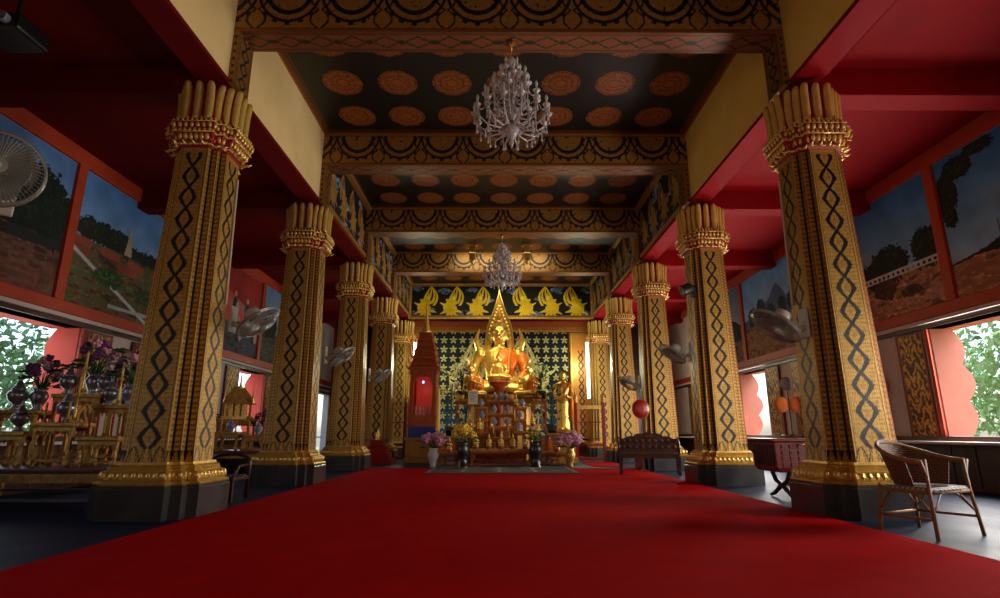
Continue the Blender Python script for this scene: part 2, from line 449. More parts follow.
# ------------------------------------------------------------------ painted deities
def deva(a, x, y, cx, cy, k, flip, c1, c2, metal=.3):
    X = (x-cx)/k*flip; Y = (y-cy)/k
    m = ell(X,Y,-.03,-.2,.24,.14,.25)|ell(X,Y,-.16,-.12,.12,.16,-.3)|ell(X,Y,.02,.0,.12,.17,.35)|ell(X,Y,.09,.2,.075,.085)
    m |= ell(X,Y,.17,.02,.2,.05,.6)|ell(X,Y,-.06,.06,.07,.16,.9)
    m |= (np.abs(X-.11-.04*(Y-.28)) < .045*(1-(Y-.25)/.2)) & (Y > .25) & (Y < .45)
    for ang, L in ((-2.7,.44),(-2.1,.42),(-1.5,.36),(-.9,.40),(-.3,.42),(2.6,.46)):
        dx, dy = math.cos(ang), math.sin(ang); u = X*dx+(Y+.2)*dy; v = -X*dy+(Y+.2)*dx
        m |= (u > 0)&(u < L)&(np.abs(v) < .09*(1-u/L)+.012)
    for bx_, by_, bow in ((-.05,.08,.0),(.10,.05,.05),(.22,.0,.10),(.30,-.08,.15)):   # scarf ends rising to one tip
        t = np.clip((Y-by_)/(.64-by_),0,1); cxx = bx_+(.2-bx_)*t**1.5+bow*np.sin(PI*t)
        m |= (np.abs(X-cxx) < .045*(1-.75*t)+.006) & (Y > by_) & (Y < .64)
    put(a, m, c1, metal)
    n = np.abs(np.sin(X*38+np.sin(Y*30)*1.5)) < .25
    put(a, m & n & ~ell(X,Y,.09,.2,.07,.08), c2, metal)
    put(a, ell(X,Y,.11,.2,.045,.055), tuple(min(255,c*1.1+14) for c in c1), metal*.5)
def cloud(a, x, y, cx, cy, k, c=(96,112,140)):
    m = np.zeros(x.shape, bool)
    for dx,dy,r in ((-.5,0,.28),(-.15,.12,.36),(.25,.05,.34),(.6,-.03,.24),(.05,-.12,.4)):
        m |= ell(x,y,cx+dx*k,cy+dy*k,r*k,r*k*.7)
    e = vnoise(x*14/k*.3+3,y*14/k*.3,4,3)
    put(a, m & (e > .33), c); put(a, m & (e > .58), (150,160,180))
def deity_panel(Sx, T):
    a = canvas(Sx,(9,11,13)); w = Sx.max(); h = T.max()
    put(a, np.clip((.35-T/h)*1.6,0,.7), (20,56,66))
    put(a, np.clip(1-np.abs(T/h-.5)*2.2,0,.35), (52,62,20))
    for cx, cy, k in ((.25,.15,.35),(.3,1.15,.3),(1.35,1.05,.35),(2.2,.12,.5),(2.4,1.1,.3),(3.0,.7,.3),(4.0,1.05,.4),(4.7,.12,.5),(5.0,.75,.3),(5.7,1.1,.4),(6.3,.45,.3),(6.75,.15,.4),(6.8,1.1,.35),(.75,.35,.3)):
        cloud(a, Sx, T, cx, cy, k)
    for cx, fl in ((.62,1),(1.6,1),(2.6,1),(4.42,-1),(5.4,-1),(6.36,-1)):
        deva(a, Sx, T, cx, h*.42, 1.06, fl, (255,214,34), (196,136,14), .05)
    bd = np.minimum(np.minimum(Sx,w-Sx),np.minimum(T,h-T)); put(a, bd < .1, (196,140,48), .5); put(a, (bd<.08)&(bd>.05),(90,52,20),.4)
    return a
b = thing('deity_painting', (XC,20.38,5.05), 'long dark panel of six golden kneeling deities above the seated statue', 'painting')
MB().box(-3.5,3.5,.0,.14,0,1.34).build('backing', M['dgold'], b)
paint('painted_face', (-3.5,-.006,.0),(1,0,0),(0,0,1),7.,1.34,720,150,deity_panel,VP,b)
MB().box(-3.5,3.5,-.05,.0,1.28,1.36).box(-3.5,3.5,-.05,0,-.04,.05).box(-3.5,-3.42,-.05,0,.05,1.28).box(3.42,3.5,-.05,0,.05,1.28).build('frame', M['gold'], b, bevel=.01)

def side_panel(seed):
    def fn(Sx,T):
        a = canvas(Sx,(10,12,16)); h=T.max(); w=Sx.max()
        put(a, np.clip((.5-T/h)*1.2,0,.6),(18,36,60))
        rs = np.random.RandomState(seed)
        for i in range(9): cloud(a,Sx,T,rs.uniform(.1,w),rs.uniform(.05,h),rs.uniform(.2,.34),(110,124,152))
        for i in range(4): deva(a,Sx,T,w*(i+.5)/4,h*.46,.86,1 if seed%2 else -1,(170,122,52),(96,62,26),.3)
        return a
    return fn
bn = {1:'past the second beam', 2:'past the third beam', 3:'next to the altar'}
for s, nm in ((-1,'above the offering-table aisle'),(1,'above the bench and cabinet aisle')):
    for i in (1,2,3):
        y0 = YS[i]+.2; L = 3.2
        o = paint('deity_mural', (XC+s*3.494,y0,ZW+.14),(0,1,0),(0,0,1),L,1.22,260,100,side_panel(i*2+(s>0)),VP)
        tag(o, 'dark mural of golden deities %s, %s' % (nm, bn[i]), 'mural', 'clerestory deity murals')

# ------------------------------------------------------------------ columns
def redent(a, e):
    f, h = a-e, e/2
    q = [(f,-a),(f,-a+h),(f+h,-a+h),(f+h,-f),(a,-f)]; out = []
    for k in range(4):
        for x,y in q:
            for _ in range(k): x,y = -y,x
            out.append((x,y))
    return out
def rings(prof, e):
    return [[(x,y,z) for x,y in redent(a, e*a/.4)] for a,z in prof]
def shaft_obj(parent):
    z0, z1 = .53, 4.14; A0, A1, E = .385, .302, .19
    p0, p1 = redent(A0,E*A0/.4), redent(A1,E*A1/.4); n = len(p0)
    V, C, F = [], [], []; nv = 300
    for i in range(n):
        j = (i+1)%n; a0,b0,a1,b1 = map(np.array,(p0[i],p0[j],p1[i],p1[j]))
        face = (i%5 == 4); w = np.linalg.norm(b0-a0); nu = 41 if face else 9
        s = np.linspace(0,1,nu); t = np.linspace(0,1,nv); SS,TT = np.meshgrid(s,t)
        lo = a0+(b0-a0)*SS[...,None]; hi = a1+(b1-a1)*SS[...,None]
        P = lo*(1-TT[...,None])+hi*TT[...,None]; Z = z0+(z1-z0)*TT
        Hh = TT*(z1-z0)
        a = canvas(SS,(200,156,74)); a[...,3] = .42
        if face:
            x = (SS-.5)*w; p = .268
            put(a, (np.sin(x*230+ (np.floor(Hh*60)%2)*1.6) > .35)&(np.sin(Hh*380) > -.2), (150,108,44), .4)
            ph = (Hh-.12)/p; amp = .096
            tri = np.abs((ph%1)-.5)*2; wave = amp*(1-tri**1.35)
            lt = .024+.008*(1-tri)
            ln = (np.abs(np.abs(x)-wave) < lt)
            ok = (Hh > .14)&(Hh < z1-z0-.10)
            put(a, ln & ok, (9,9,11), 0)
            ctr = (np.abs(x)/.03+np.abs((ph%1)-.5)*p/.05) < 1
            put(a, ctr & ok, (176,130,56), .45)
            put(a, (np.abs(x) > w/2-.028)&(np.abs(x) < w/2-.018), (90,58,24), .3)
            put(a, np.abs(x) > w/2-.012, (214,168,84), .5)
            q_ = np.abs(((x/(w/3)+.5)%1)-.5)*2; lim = np.sqrt(np.clip(1-Hh/.16,0,1)); lf = (Hh < .16)&(q_ < lim)
            put(a, lf, (208,160,76), .5); put(a, (Hh<.16)&(np.abs(q_-lim)<.10), (26,18,10)); put(a, lf&(np.abs(q_-lim*.55)<.06), (110,74,30),.3)
        else:
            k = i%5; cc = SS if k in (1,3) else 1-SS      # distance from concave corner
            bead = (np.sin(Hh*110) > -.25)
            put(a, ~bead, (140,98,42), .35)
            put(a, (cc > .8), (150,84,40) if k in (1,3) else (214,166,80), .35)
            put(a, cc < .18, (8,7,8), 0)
            lf = (Hh < .13)&(np.abs(SS-.5)*2 < 1-Hh/.13); put(a, (Hh<.13)&~lf,(20,14,8)); put(a, lf,(196,140,54),.6)
        o = len(V) and sum(len(q) for q in V) or 0
        V.append(np.concatenate([P,Z[...,None]],-1).reshape(-1,3)); C.append(a.reshape(-1,4))
        idx = np.arange(nu*nv).reshape(nv,nu)+o
        F.append(np.stack([idx[:-1,:-1],idx[:-1,1:],idx[1:,1:],idx[1:,:-1]],-1).reshape(-1,4))
    me = bpy.data.meshes.new('shaft'); me.from_pydata(np.concatenate(V).tolist(),[],np.concatenate(F).tolist())
    me.materials.append(VS); set_cols(me, np.concatenate(C)); me.update()
    ob = bpy.data.objects.new('shaft', me); COL.objects.link(ob); ob.parent = parent
    return ob
def walk(poly, n):
    P = [Vector((x,y,0)) for x,y in poly]; L = [(P[(i+1)%len(P)]-P[i]).length for i in range(len(P))]; T = sum(L); out = []
    for k in range(n):
        d = T*(k+.5)/n; i = 0
        while d > L[i]: d -= L[i]; i += 1
        e = (P[(i+1)%len(P)]-P[i]).normalized(); p = P[i]+e*d
        out.append((p, math.atan2(-e.x, e.y) ))   # outward normal angle
    return out
def leaf_mb(w, h, th, curl):
    mb = MB(); rg = []
    for t in (0,.12,.3,.5,.7,.84,.9,.94,.97,.99,1.):
        ww = w*(.40+.08*math.sin(PI*t)) if t < .86 else w*.435*math.sqrt(max(0,1-((t-.86)/.14)**2))+.002
        off = curl*t**3
        q = min(1, ww/(w*.40)); rg.append([(off-th*.5*q,-ww*.8,h*t),(off,-ww,h*t),(off+th*.6*q,-ww*.6,h*t),(off+th*.8*q,0,h*t),(off+th*.6*q,ww*.6,h*t),(off,ww,h*t),(off-th*.5*q,ww*.8,h*t)])
    mb.loft(rg); return mb
def make_column():
    c = thing('column', (0,0,0), '', 'column', 'gilded square columns')
    pl = MB(); pl.loft(rings([(.55,0),(.55,.29),(.54,.30),(.54,.32)], .16))
    pl.build('plinth', M['stone'], c)
    bm_ = MB(); bm_.loft(rings([(.535,.32),(.545,.335),(.53,.35),(.50,.36),(.515,.385),(.51,.42),(.48,.45),(.45,.46),(.455,.475),(.44,.49),(.445,.505),(.415,.515),(.41,.54)], .165))
    for p, an in walk(redent(.50,.2), 56):
        bm_.M = Matrix.Translation((p.x,p.y,.372)) @ Matrix.Rotation(an,4,'Z')
        bm_.ball((0.005,0,.035),(.018,.03,.042),8)
    bm_.build('base_moulding', M['gold'], c, smooth=False)
    shaft_obj(c)
    cp = MB(); cp.loft(rings([(.31,4.10),(.335,4.12),(.35,4.16),(.375,4.2),(.395,4.26),(.38,4.28),(.41,4.33),(.415,4.37),(.395,4.39),(.40,4.42),(.37,4.45),(.34,4.47)], .165))
    cap = cp.build('capital', M['red'], c)
    orn = MB()
    for z, a, n, sx, hh, tl in ((4.12,.35,48,.025,.06,-.55),(4.185,.375,48,.03,.07,.25),(4.265,.40,56,.023,.055,-.3),(4.315,.417,48,.026,.055,.2),(4.385,.41,60,.017,.035,0),(4.42,.395,60,.015,.03,0)):
        for p, an in walk(redent(a,.18), n):
            orn.M = Matrix.Translation((p.x,p.y,z)) @ Matrix.Rotation(an,4,'Z') @ Matrix.Rotation(tl,4,'Y')
            orn.ball((.006,0,.02),(.016,sx,hh*.62),6,0,4)
    orn.M = Matrix()
    for z, a in ((4.115,.352),(4.25,.402),(4.375,.42)):
        orn.loft(rings([(a,z),(a+.012,z+.008),(a,z+.018)], .165), cap=False)
    for p, an in walk(redent(.35,.16), 26):       # upturned tips at the bottom of the capital
        orn.M = Matrix.Translation((p.x,p.y,4.11)) @ Matrix.Rotation(an,4,'Z')
        orn.tube([(0,0,.02),(.05,0,.0),(.095,0,.02)],[.02,.016,.003],6)
    orn.build('ornament', M['leafgold'], cap, smooth=True)
    cr = MB(); cr.loft(rings([(.34,4.45),(.325,4.55),(.32,4.86)], .165)); cr.build('crown_core', M['red'], c)
    lm = leaf_mb(.108,.52,.05,.03); me = None
    pts = walk(redent(.345,.155), 20)
    for p, an in pts:
        if me is None:
            o = lm.build('crown_leaf', M['leafgold'], c, smooth=True); me = o.data
        else:
            o = bpy.data.objects.new('crown_leaf', me); COL.objects.link(o); o.parent = c
        o.location = (p.x,p.y,4.43); o.rotation_euler = (0,0,an)
    return c
proto = make_column()
lab = {
 (-1,0):'tall gilded column in front of the table of silver urns and flowers',
 (-1,1):'gilded column behind the low dark chair, second from the entrance on that side',
 (-1,2):'third gilded column from the entrance, between two white fans on the offering-table side',
 (-1,3):'fourth gilded column from the entrance on the offering-table side, near the altar',
 (-1,4):'last gilded column with glowing tube light, beside the spired shrine',
 (1,0):'tall gilded column with the wicker armchair standing before its plinth',
 (1,1):'gilded column between the carved bench and the red slatted chest',
 (1,2):'gilded column standing directly behind the carved wooden bench',
 (1,3):'gilded column carrying the round red fan, fourth from the entrance on the bench side',
 (1,4):'last gilded column with glowing tube light, beside the standing gold statue'}
first = True
for s in (-1,1):
    for i, y in enumerate(YS):
        if first: proto.location = (XC+s*HALF,y,0); proto['label'] = lab[(s,i)]; first = False
        else: dup(proto, (XC+s*HALF,y,0), lab[(s,i)])

# thin white conduits running up the backs of the columns
def conduit(sg,y,label):
    xa, xb = XC+sg*(HALF-.357), XC+sg*(HALF-.32)
    tag(MB().tube([(xa,y,2.3),(xb,y,3.9)],.013,8).build('conduit_pipe', M['conduit']), label, 'pipe')
conduit(-1,6.34,'thin white conduit pipe on the edge of the column by the silver urns')
conduit(1,6.34,'thin white conduit pipe on the edge of the column behind the wicker chair')

# ================================================================== part 2: things
CTH, STH, FPX, UP0, HC = .97161, .23672, 550., 497., .83
def P(u, v, Y):
    """point at depth Y seen at photo pixel u,v"""
    t = (299-v)/FPX; y = CTH-t*STH; z = STH+t*CTH; q = Y/y
    return Vector(((u-UP0)/FPX*q, Y, HC+z*q))
def PX(u, Y, z=1.): return (u-UP0)/FPX*(CTH*Y+STH*(z-HC))

# ------------------------------------------------------------------ back of the hall: star wall, side panels, cornice
def starwall(Sx, T):
    w, h = Sx.max(), T.max(); a = canvas(Sx,(9,12,16))
    put(a, np.clip((.52-T/h)*2.2,0,.9), (14,74,112))
    p = .36
    for i in range(int(w/p)+1):
        for j in range(int(h/p)+1):
            cx = p*(i+.5); cy = p*(j+.4)
            X = Sx-cx; Y = T-cy; near = (np.abs(X)<.2)&(np.abs(Y)<.2)
            r = np.hypot(X,Y); th = np.arctan2(X,Y)
            put(a, near & (r < .10+.05*np.cos(5*th)), (176,164,112), .2)
            put(a, near & (r < .03), (140,116,66), .3)
    for cx, fl in ((w/2-1.32,1),(w/2+1.32,-1)):
        deva(a, Sx, T, cx, h-1.55, 2.1, fl, (206,192,128), (120,100,48), .25)
    return a
g = struct(bpy.data.objects.new('wall_altar', None)); COL.objects.link(g)
MB().box(XC-3.7,XC+3.7,21.2,21.4,0,5.1).build('backing', M['redgold'], g)
paint('star_panel', (XC-2.75,21.19,.6),(1,0,0),(0,0,1),5.35,4.05,360,270,starwall,VP,g)
mb = MB(); mb.box(XC-3.5,XC+3.5,20.9,21.2,4.66,5.03); mb.build('cornice', M['redgold'], g)
mb = MB()
for k in range(70): mb.box(XC-3.48+.1*k,XC-3.42+.1*k,20.885,20.9,4.7,4.8)
mb.box(XC-3.5,XC+3.5,20.88,20.9,4.62,4.68); mb.build('cornice_ornament', M['dgold'], g)
def diamond_panel(Sx,T):
    a = canvas(Sx,(206,130,52)); a[...,3] = .35; w = Sx.max(); x = Sx-w/2; p=.27
    put(a, (np.sin(x*170)>.2)&(np.sin(T*170)>.2),(170,96,36),.3)
    ph=T/p; tri=np.abs(ph%1-.5)*2; wv=.085*(1-tri**1.4); ok=(T>.2)&(T<T.max()-.6)
    put(a,(np.abs(np.abs(x)-wv)<.028)&ok,(10,9,10)); put(a,np.abs(x)>w/2-.04,(214,170,84),.5); return a
for s in (-1,1):
    t = MB().box(XC+s*3.05-.4,XC+s*3.05+.4,21.0,21.2,.35,4.62).build('pilaster', M['dgold'], g, bevel=.01)
    paint('pilaster_panel',(XC+s*3.05-.36,20.99,.5),(1,0,0),(0,0,1),.72,4.0,60,260,diamond_panel,VM,t)
# aisle end walls
struct(MB().box(XL,XC-3.7,22.6,22.8,0,ZA).build('wall_end_left', M['dwood']))
struct(MB().box(XC+3.7,XR,22.6,22.8,0,ZA).build('wall_end_right', M['dwood']))

# ------------------------------------------------------------------ seated statue
def seated_body(mb, pray=False):
    for s in (-1,1):
        mb.tube([(s*.25,.05,.25),(s*.62,-.25,.26),(s*.98,-.5,.2)],[.27,.25,.17],14)
        mb.tube([(s*.98,-.5,.19),(s*.5,-.74,.2),(-s*.15,-.78,.24 if s>0 else .3)],[.16,.15,.1],12)
        mb.ball((s*.98,-.5,.18),(.19,.2,.17),12)
        mb.tube([(-s*.1,-.78,.27 if s>0 else .33),(-s*.42,-.7,.31 if s>0 else .36)],[.1,.05],10)
    mb.ball((0,-.2,.2),(.72,.5,.2),16)
    E = [(0,.46,.36),(.2,.47,.36),(.5,.41,.31),(.75,.42,.3),(1.02,.52,.33),(1.22,.56,.3),(1.36,.5,.24),(1.46,.28,.19),(1.52,.16,.16),(1.68,.145,.15)]
    mb.loft([[(rx*math.cos(2*PI*i/24),ry*math.sin(2*PI*i/24)+.02,z) for i in range(24)] for z,rx,ry in E])
    mb.ball((0,-.03,1.9),(.235,.26,.33),20,0,14)
    mb.ball((0,-.06,1.74),(.17,.2,.14),14)
    mb.tube([(0,-.29,1.97),(0,-.34,1.86),(0,-.32,1.84)],[.025,.05,.03],8)
    mb.ball((0,-.275,1.765),(.075,.03,.022),8); mb.ball((0,-.27,1.735),(.06,.03,.02),8)
    for s in (-1,1):
        mb.ball((s*.245,.0,1.86),(.035,.06,.17),10)
        mb.tube([(s*.05,-.285,1.99),(s*.11,-.285,2.015),(s*.18,-.24,1.98)],.02,6)
        mb.ball((s*.1,-.255,1.93),(.055,.03,.026),8)
        mb.ball((s*.56,.0,1.27),(.17,.19,.18),12)
    if not pray:
        mb.tube([(-.58,0,1.28),(-.72,.0,.98),(-.76,-.08,.72)],[.16,.135,.11],12)
        mb.tube([(-.76,-.08,.72),(-.8,-.35,.55),(-.78,-.6,.43)],[.11,.09,.065],12)
        mb.ball((-.78,-.66,.40),(.075,.09,.05),10)
        for k,l in ((-.055,.24),(-.018,.28),(.02,.27),(.056,.22)):
            mb.tube([(-.78+k,-.70,.40),(-.78+k,-.79,.34),(-.78+k,-.81,.40-l)],[.022,.02,.014],6)
        mb.tube([(-.71,-.62,.40),(-.66,-.70,.36),(-.65,-.74,.28)],[.025,.022,.016],6)
        mb.tube([(.58,0,1.28),(.74,.02,.98),(.76,-.06,.7)],[.16,.135,.11],12)
        mb.tube([(.76,-.06,.7),(.55,-.38,.5),(.3,-.55,.46)],[.11,.09,.065],12)
        mb.ball((.2,-.58,.46),(.12,.09,.045),10)
        for k in range(4): mb.tube([(.12,-.53-.045*k,.47),(.0,-.54-.045*k,.47),(-.14+.02*abs(k-1),-.55-.045*k,.48)],[.022,.021,.014],6)
        mb.tube([(.2,-.53,.5),(.1,-.5,.54),(.03,-.52,.55)],[.025,.022,.016],6)
    else:
        for s in (-1,1):
            mb.tube([(s*.56,0,1.28),(s*.72,-.1,.9)],[.15,.11],12); mb.tube([(s*.72,-.1,.9),(s*.3,-.5,1.0),(s*.04,-.55,1.1)],[.11,.08,.06],12)
            mb.tube([(s*.03,-.55,1.08),(s*.025,-.56,1.25),(s*.015,-.56,1.4)],[.05,.055,.02],8)
            mb.tube([(s*.05,-.5,1.1),(s*.05,-.5,1.22)],[.025,.015],6)
def hair(mb):
    mb.ball((0,.02,2.0),(.262,.275,.265),18,0,12)
    mb.ball((0,.02,2.26),(.13,.14,.12),14)
    for k in range(150):
        t = k/150; ph = k*2.39996; z = 1-1.15*t
        if z < -.2: continue
        r = math.sqrt(max(0,1-z*z)); x,y = r*math.cos(ph), r*math.sin(ph)
        if y < -.35 and z < .55: continue
        mb.ball((x*.262,.02+y*.275,2.0+z*.265),.03,6,0,4)
    mb.loft([[(r*math.cos(2*PI*i/10),.02+r*math.sin(2*PI*i/10),z) for i in range(10)] for r,z in ((.07,2.34),(.085,2.42),(.06,2.52),(.03,2.62),(.005,2.74))])
def robe(mb, x_lo=.02):
    E = [(.18,.49,.39),(.5,.43,.34),(.75,.44,.33),(1.02,.54,.36),(1.22,.59,.33),(1.36,.53,.27),(1.46,.3,.22)]
    out = []
    for k,(z,rx,ry) in enumerate(E):
        lo = -PI/2-.55+.6*k/6; hi = PI/2+.4; n = 16; ring = []
        for i in range(n+1):
            an = lo+(hi-lo)*i/n; ring.append((rx*1.03*math.cos(an),ry*1.03*math.sin(an)+.02,z))
        for i in range(n,-1,-1):
            an = lo+(hi-lo)*i/n; ring.append((rx*.93*math.cos(an),ry*.93*math.sin(an)+.02,z))
        out.append(ring)
    mb.loft(out)
    mb.tube([(.58,.0,1.3),(.75,.02,.98),(.78,-.06,.7),(.6,-.33,.54)],[.19,.165,.145,.12],12)
    mb.ball((0,-.3,.17),(.7,.52,.17),20)
    mb.tube([(.3,-.36,1.36),(.26,-.40,.9),(.2,-.42,.5)],[.05,.06,.05],8)
zb = P(497,397,18.95).z
bud = thing('seated_statue', (.08,18.95,zb), 'large golden seated statue with orange sash under a pointed flame arch on the altar', 'statue')
mb = MB(); seated_body(mb); mb.build('body', M['statue'], bud, smooth=True, remesh=.022)
mb = MB(); hair(mb); mb.build('hair', M['dgold'], bud, smooth=True)
mb = MB(); robe(mb); mb.build('robe', M['saffron'], bud, smooth=True)
for o_ in bud.children: o_.scale = (1.16,1.05,1.13)
ped = MB(); ped.loft([[(rx*math.cos(2*PI*i/28),-.2+ry*math.sin(2*PI*i/28),z) for i in range(28)] for z,rx,ry in ((-zb,1.25,.85),(-1.0,1.25,.85),(-.9,1.1,.8),(-.35,1.05,.78),(-.3,1.2,.82),(-.1,1.22,.84),(0,1.1,.8),(.02,1.08,.78))])
for k in range(28):
    an = 2*PI*k/28; ped.ball((1.17*math.cos(an),-.2+.8*math.sin(an),-.17),(.11,.11,.15),8)
ped.build('pedestal', M['dgold'], bud, smooth=False)
au = MB()
outer = [(0,3.72),(.10,3.4),(.19,3.1),(.33,2.75),(.43,2.48),(.48,2.1),(.51,1.76),(.62,1.62),(.76,1.5),(.81,1.25),(.86,.9),(.98,.35),(1.0,0)]
inner = [(0,2.82),(.08,2.66),(.15,2.5),(.22,2.32),(.27,2.1),(.29,1.85),(.31,1.66),(.42,1.54),(.6,1.42),(.65,1.15),(.68,.85),(.74,.35),(.75,0)]
for s in (-1,1):
    vs = []
    for y in (.36,.5): vs += [(s*x,y,z) for x,z in outer]+[(s*x,y,z) for x,z in inner]
    n = len(outer); fs = []
    for i in range(n-1):
        fs += [(i,i+1,n+i+1,n+i),(2*n+i,3*n+i,3*n+i+1,2*n+i+1),(i,2*n+i,2*n+i+1,i+1),(n+i,n+i+1,3*n+i+1,3*n+i)]
    au.add(vs,fs)
    for i in range(n-1):                       # raised rims and small flames
        (x0,z0),(x1,z1) = outer[i],outer[i+1]
        au.tube([(s*x0,.34,z0),(s*x1,.34,z1)],.028,6)
        (a0,b0),(a1,b1) = inner[i],inner[i+1]
        au.tube([(s*a0,.34,b0),(s*a1,.34,b1)],.022,6)
        for k in range(2):
            t=(k+.5)/2; cx=(x0*(1-t)+x1*t+a0*(1-t)+a1*t)/2; cz=(z0*(1-t)+z1*t+b0*(1-t)+b1*t)/2
            au.ball((s*cx,.35,cz),(.055,.03,.085),8,0,6)
    au.tube([(s*.55,.42,1.62),(s*.74,.42,1.72),(s*.82,.42,1.95),(s*.78,.42,2.2),(s*.70,.42,2.42)],[.1,.12,.1,.065,.01],10)
    au.tube([(s*.8,.42,1.1),(s*.98,.42,1.15),(s*1.05,.42,1.32),(s*1.0,.42,1.5)],[.08,.09,.06,.01],10)
au.tube([(0,.43,3.55),(0,.43,3.8),(0,.43,4.0)],[.07,.035,.004],10)
au.build('flame_arch', M['statue'], bud, smooth=False)

def small_seated(loc, sc, label, robe_m, pray=False, rz=0, cat='statue'):
    t = thing('small_seated_statue' if not pray else 'kneeling_disciple_statue', loc, label, cat, None, rz); t.scale = (sc,)*3
    b = MB(); seated_body(b, pray); b.build('body', M['statue'], t, smooth=True, remesh=.03)
    b = MB(); hair(b); b.build('hair', M['dgold'], t, smooth=True)
    b = MB(); robe(b); b.build('robe', robe_m, t, smooth=True)
    b = MB(); b.lathe([(1.1,-.22),(1.15,-.16),(1.0,-.1),(1.12,-.04),(1.0,.03)],n=20,sy=.75,c=(0,-.2,0)); b.build('base', M['dgold'], t)
    return t

# ------------------------------------------------------------------ gilded altar tables
def altar_table(w, d, h, loc, label, group, th=.09, m='dgold', rz=0):
    t = thing('altar_table', loc, label, 'table', group, rz)
    b = MB(); b.box(-w/2,w/2,-d/2,d/2,h-.045,h); b.box(-w/2+.015,w/2-.015,-d/2+.015,d/2-.015,h-.06,h-.045); b.build('tabletop', M['dgold'], t, bevel=.006)
    n = max(5,int(w/.06))
    for s in (-1,1):
        b = MB(); b.box(-w/2+.03,w/2-.03,s*(d/2-.03)-.01,s*(d/2-.03)+.01,h-.05-th*.55,h-.05)
        for k in range(n):
            x = -w/2+.05+(w-.1)*(k+.5)/n; b.tube([(x,s*(d/2-.03),h-.05-th*.5),(x,s*(d/2-.03),h-.05-th)],[.028*min(1,w),.004],6)
        b.build('apron', M[m], t)
    for sx in (-1,1):
        for sy in (-1,1):
            b = MB(); x,y = sx*(w/2-.045), sy*(d/2-.045)
            pr = [(.035,h-.05),(.03,h-.05-th),(.022,h*.55),(.026,h*.3),(.022,.08),(.04,.03),(.03,0)]
            b.loft([[(x+r*math.cos(PI/4+PI/2*i),y+r*math.sin(PI/4+PI/2*i),z) for i in range(4)] for r,z in pr[::-1]]); b.build('leg', M[m], t)
    for q in (-d/2+.06,d/2-.075):
        b = MB(); b.box(-w/2+.05,w/2-.05,q,q+.015,h*.12,h*.17); b.build('stretcher', M[m], t)
    return t
GT = 'gilded altar tables in tiers'
def tbl(u, v, wpx, Y, label, d=.5):
    p = P(u,v,Y); s = 550/(CTH*Y+STH*(p.z-HC)); w = wpx/s
    altar_table(w, d, p.z, (p.x,Y+d/2,0), label, GT, .09, 'redgold'); return (p.x,Y+d/2,p.z,w)
T = {}
T['front'] = tbl(501,449,62,14.2,'long low gilded table at the very front of the altar',.45)
T['sl'] = tbl(453,452,30,14.7,'low gilded side table behind the pink flowers, shrine end of the altar front',.4)
T['sr'] = tbl(554,452,31,14.75,'low gilded side table behind the pink flowers, standing-statue end of the altar front',.4)
for k,(u,v,w,Y,l) in enumerate([
 (501,437.5,22,14.95,'small gilded table in the altar centre, lowest of the middle stair'),
 (501,426,24,15.55,'gilded table in the altar centre, second step of the middle stair'),
 (501,413,26,16.15,'gilded table in the altar centre, third step of the middle stair'),
 (501,400,28,16.75,'gilded table in the altar centre, top step of the middle stair'),
 (482.5,431,12,15.0,'narrow gilded table beside the middle stair, lowest on the shrine side'),
 (519.5,431,12,15.0,'narrow gilded table beside the middle stair, lowest on the standing-statue side'),
 (482,419,12,15.6,'narrow gilded table beside the middle stair, middle height on the shrine side'),
 (520,419,12,15.6,'narrow gilded table beside the middle stair, middle height on the standing-statue side'),
 (481,407,12,16.2,'narrow gilded table beside the middle stair, highest on the shrine side'),
 (521,407,12,16.2,'narrow gilded table beside the middle stair, highest on the standing-statue side'),
 (466,426,13,15.7,'outer gilded table of the altar, lower one above the yellow flowers'),
 (536,426,13,15.7,'outer gilded table of the altar, lower one above the dark vase'),
 (463,399,15,16.5,'tall outer gilded table of the altar near the white paper sign'),
 (540,399,15,16.5,'tall outer gilded table of the altar on the standing-statue side'),
 (450,436,14,15.2,'small gilded table under the leafy plant on the shrine side'),
 (553,433,14,15.2,'small gilded table under the leafy plant on the standing-statue side')]):
    T[k] = tbl(u,v,w,Y,l)

# ------------------------------------------------------------------ vessels, candles, flowers
def lathe_thing(name, prof, m, loc, label, cat, group=None, parts=()):
    t = thing(name, loc, label, cat, group)
    MB().lathe(prof, n=16).build('body', M[m], t, smooth=True)
    for pn, pp, pm in parts: MB().lathe(pp, n=14).build(pn, M[pm], t, smooth=True)
    return t
URN = [(.03,0),(.05,.005),(.035,.03),(.08,.08),(.09,.13),(.07,.17),(.045,.185)]
LID = [(.055,.185),(.06,.195),(.03,.225),(.012,.235),(.016,.25),(.001,.262)]
urn0 = None
spots = [(3,-.18),(3,.17),(3,0),(2,-.2),(2,.2),(1,-.18),(1,.18),(8,.0),(9,.05),(5,0),(6,0),(7,0)]
ul = ['top step of the middle stair, shrine side','top step of the middle stair, standing-statue side','top step of the middle stair, in the centre',
 'third step of the middle stair, shrine side','third step of the middle stair, standing-statue side','second step of the middle stair, shrine side','second step of the middle stair, standing-statue side',
 'highest narrow table on the shrine side','highest narrow table on the standing-statue side','lowest narrow table on the standing-statue side','middle narrow table on the shrine side','middle narrow table on the standing-statue side']
for (k,dx),l in zip(spots,ul):
    x,y,z,w = T[k]; lb = 'blue and white lidded jar on the '+l
    if urn0 is None: urn0 = lathe_thing('lidded_jar', URN, 'china', (x+dx,y-.1,z), lb, 'jar', 'porcelain jars on the altar tables', [('lid',LID,'china')]); urn0.scale=(.95,)*3
    else: dup(urn0, (x+dx,y-.1,z), lb)
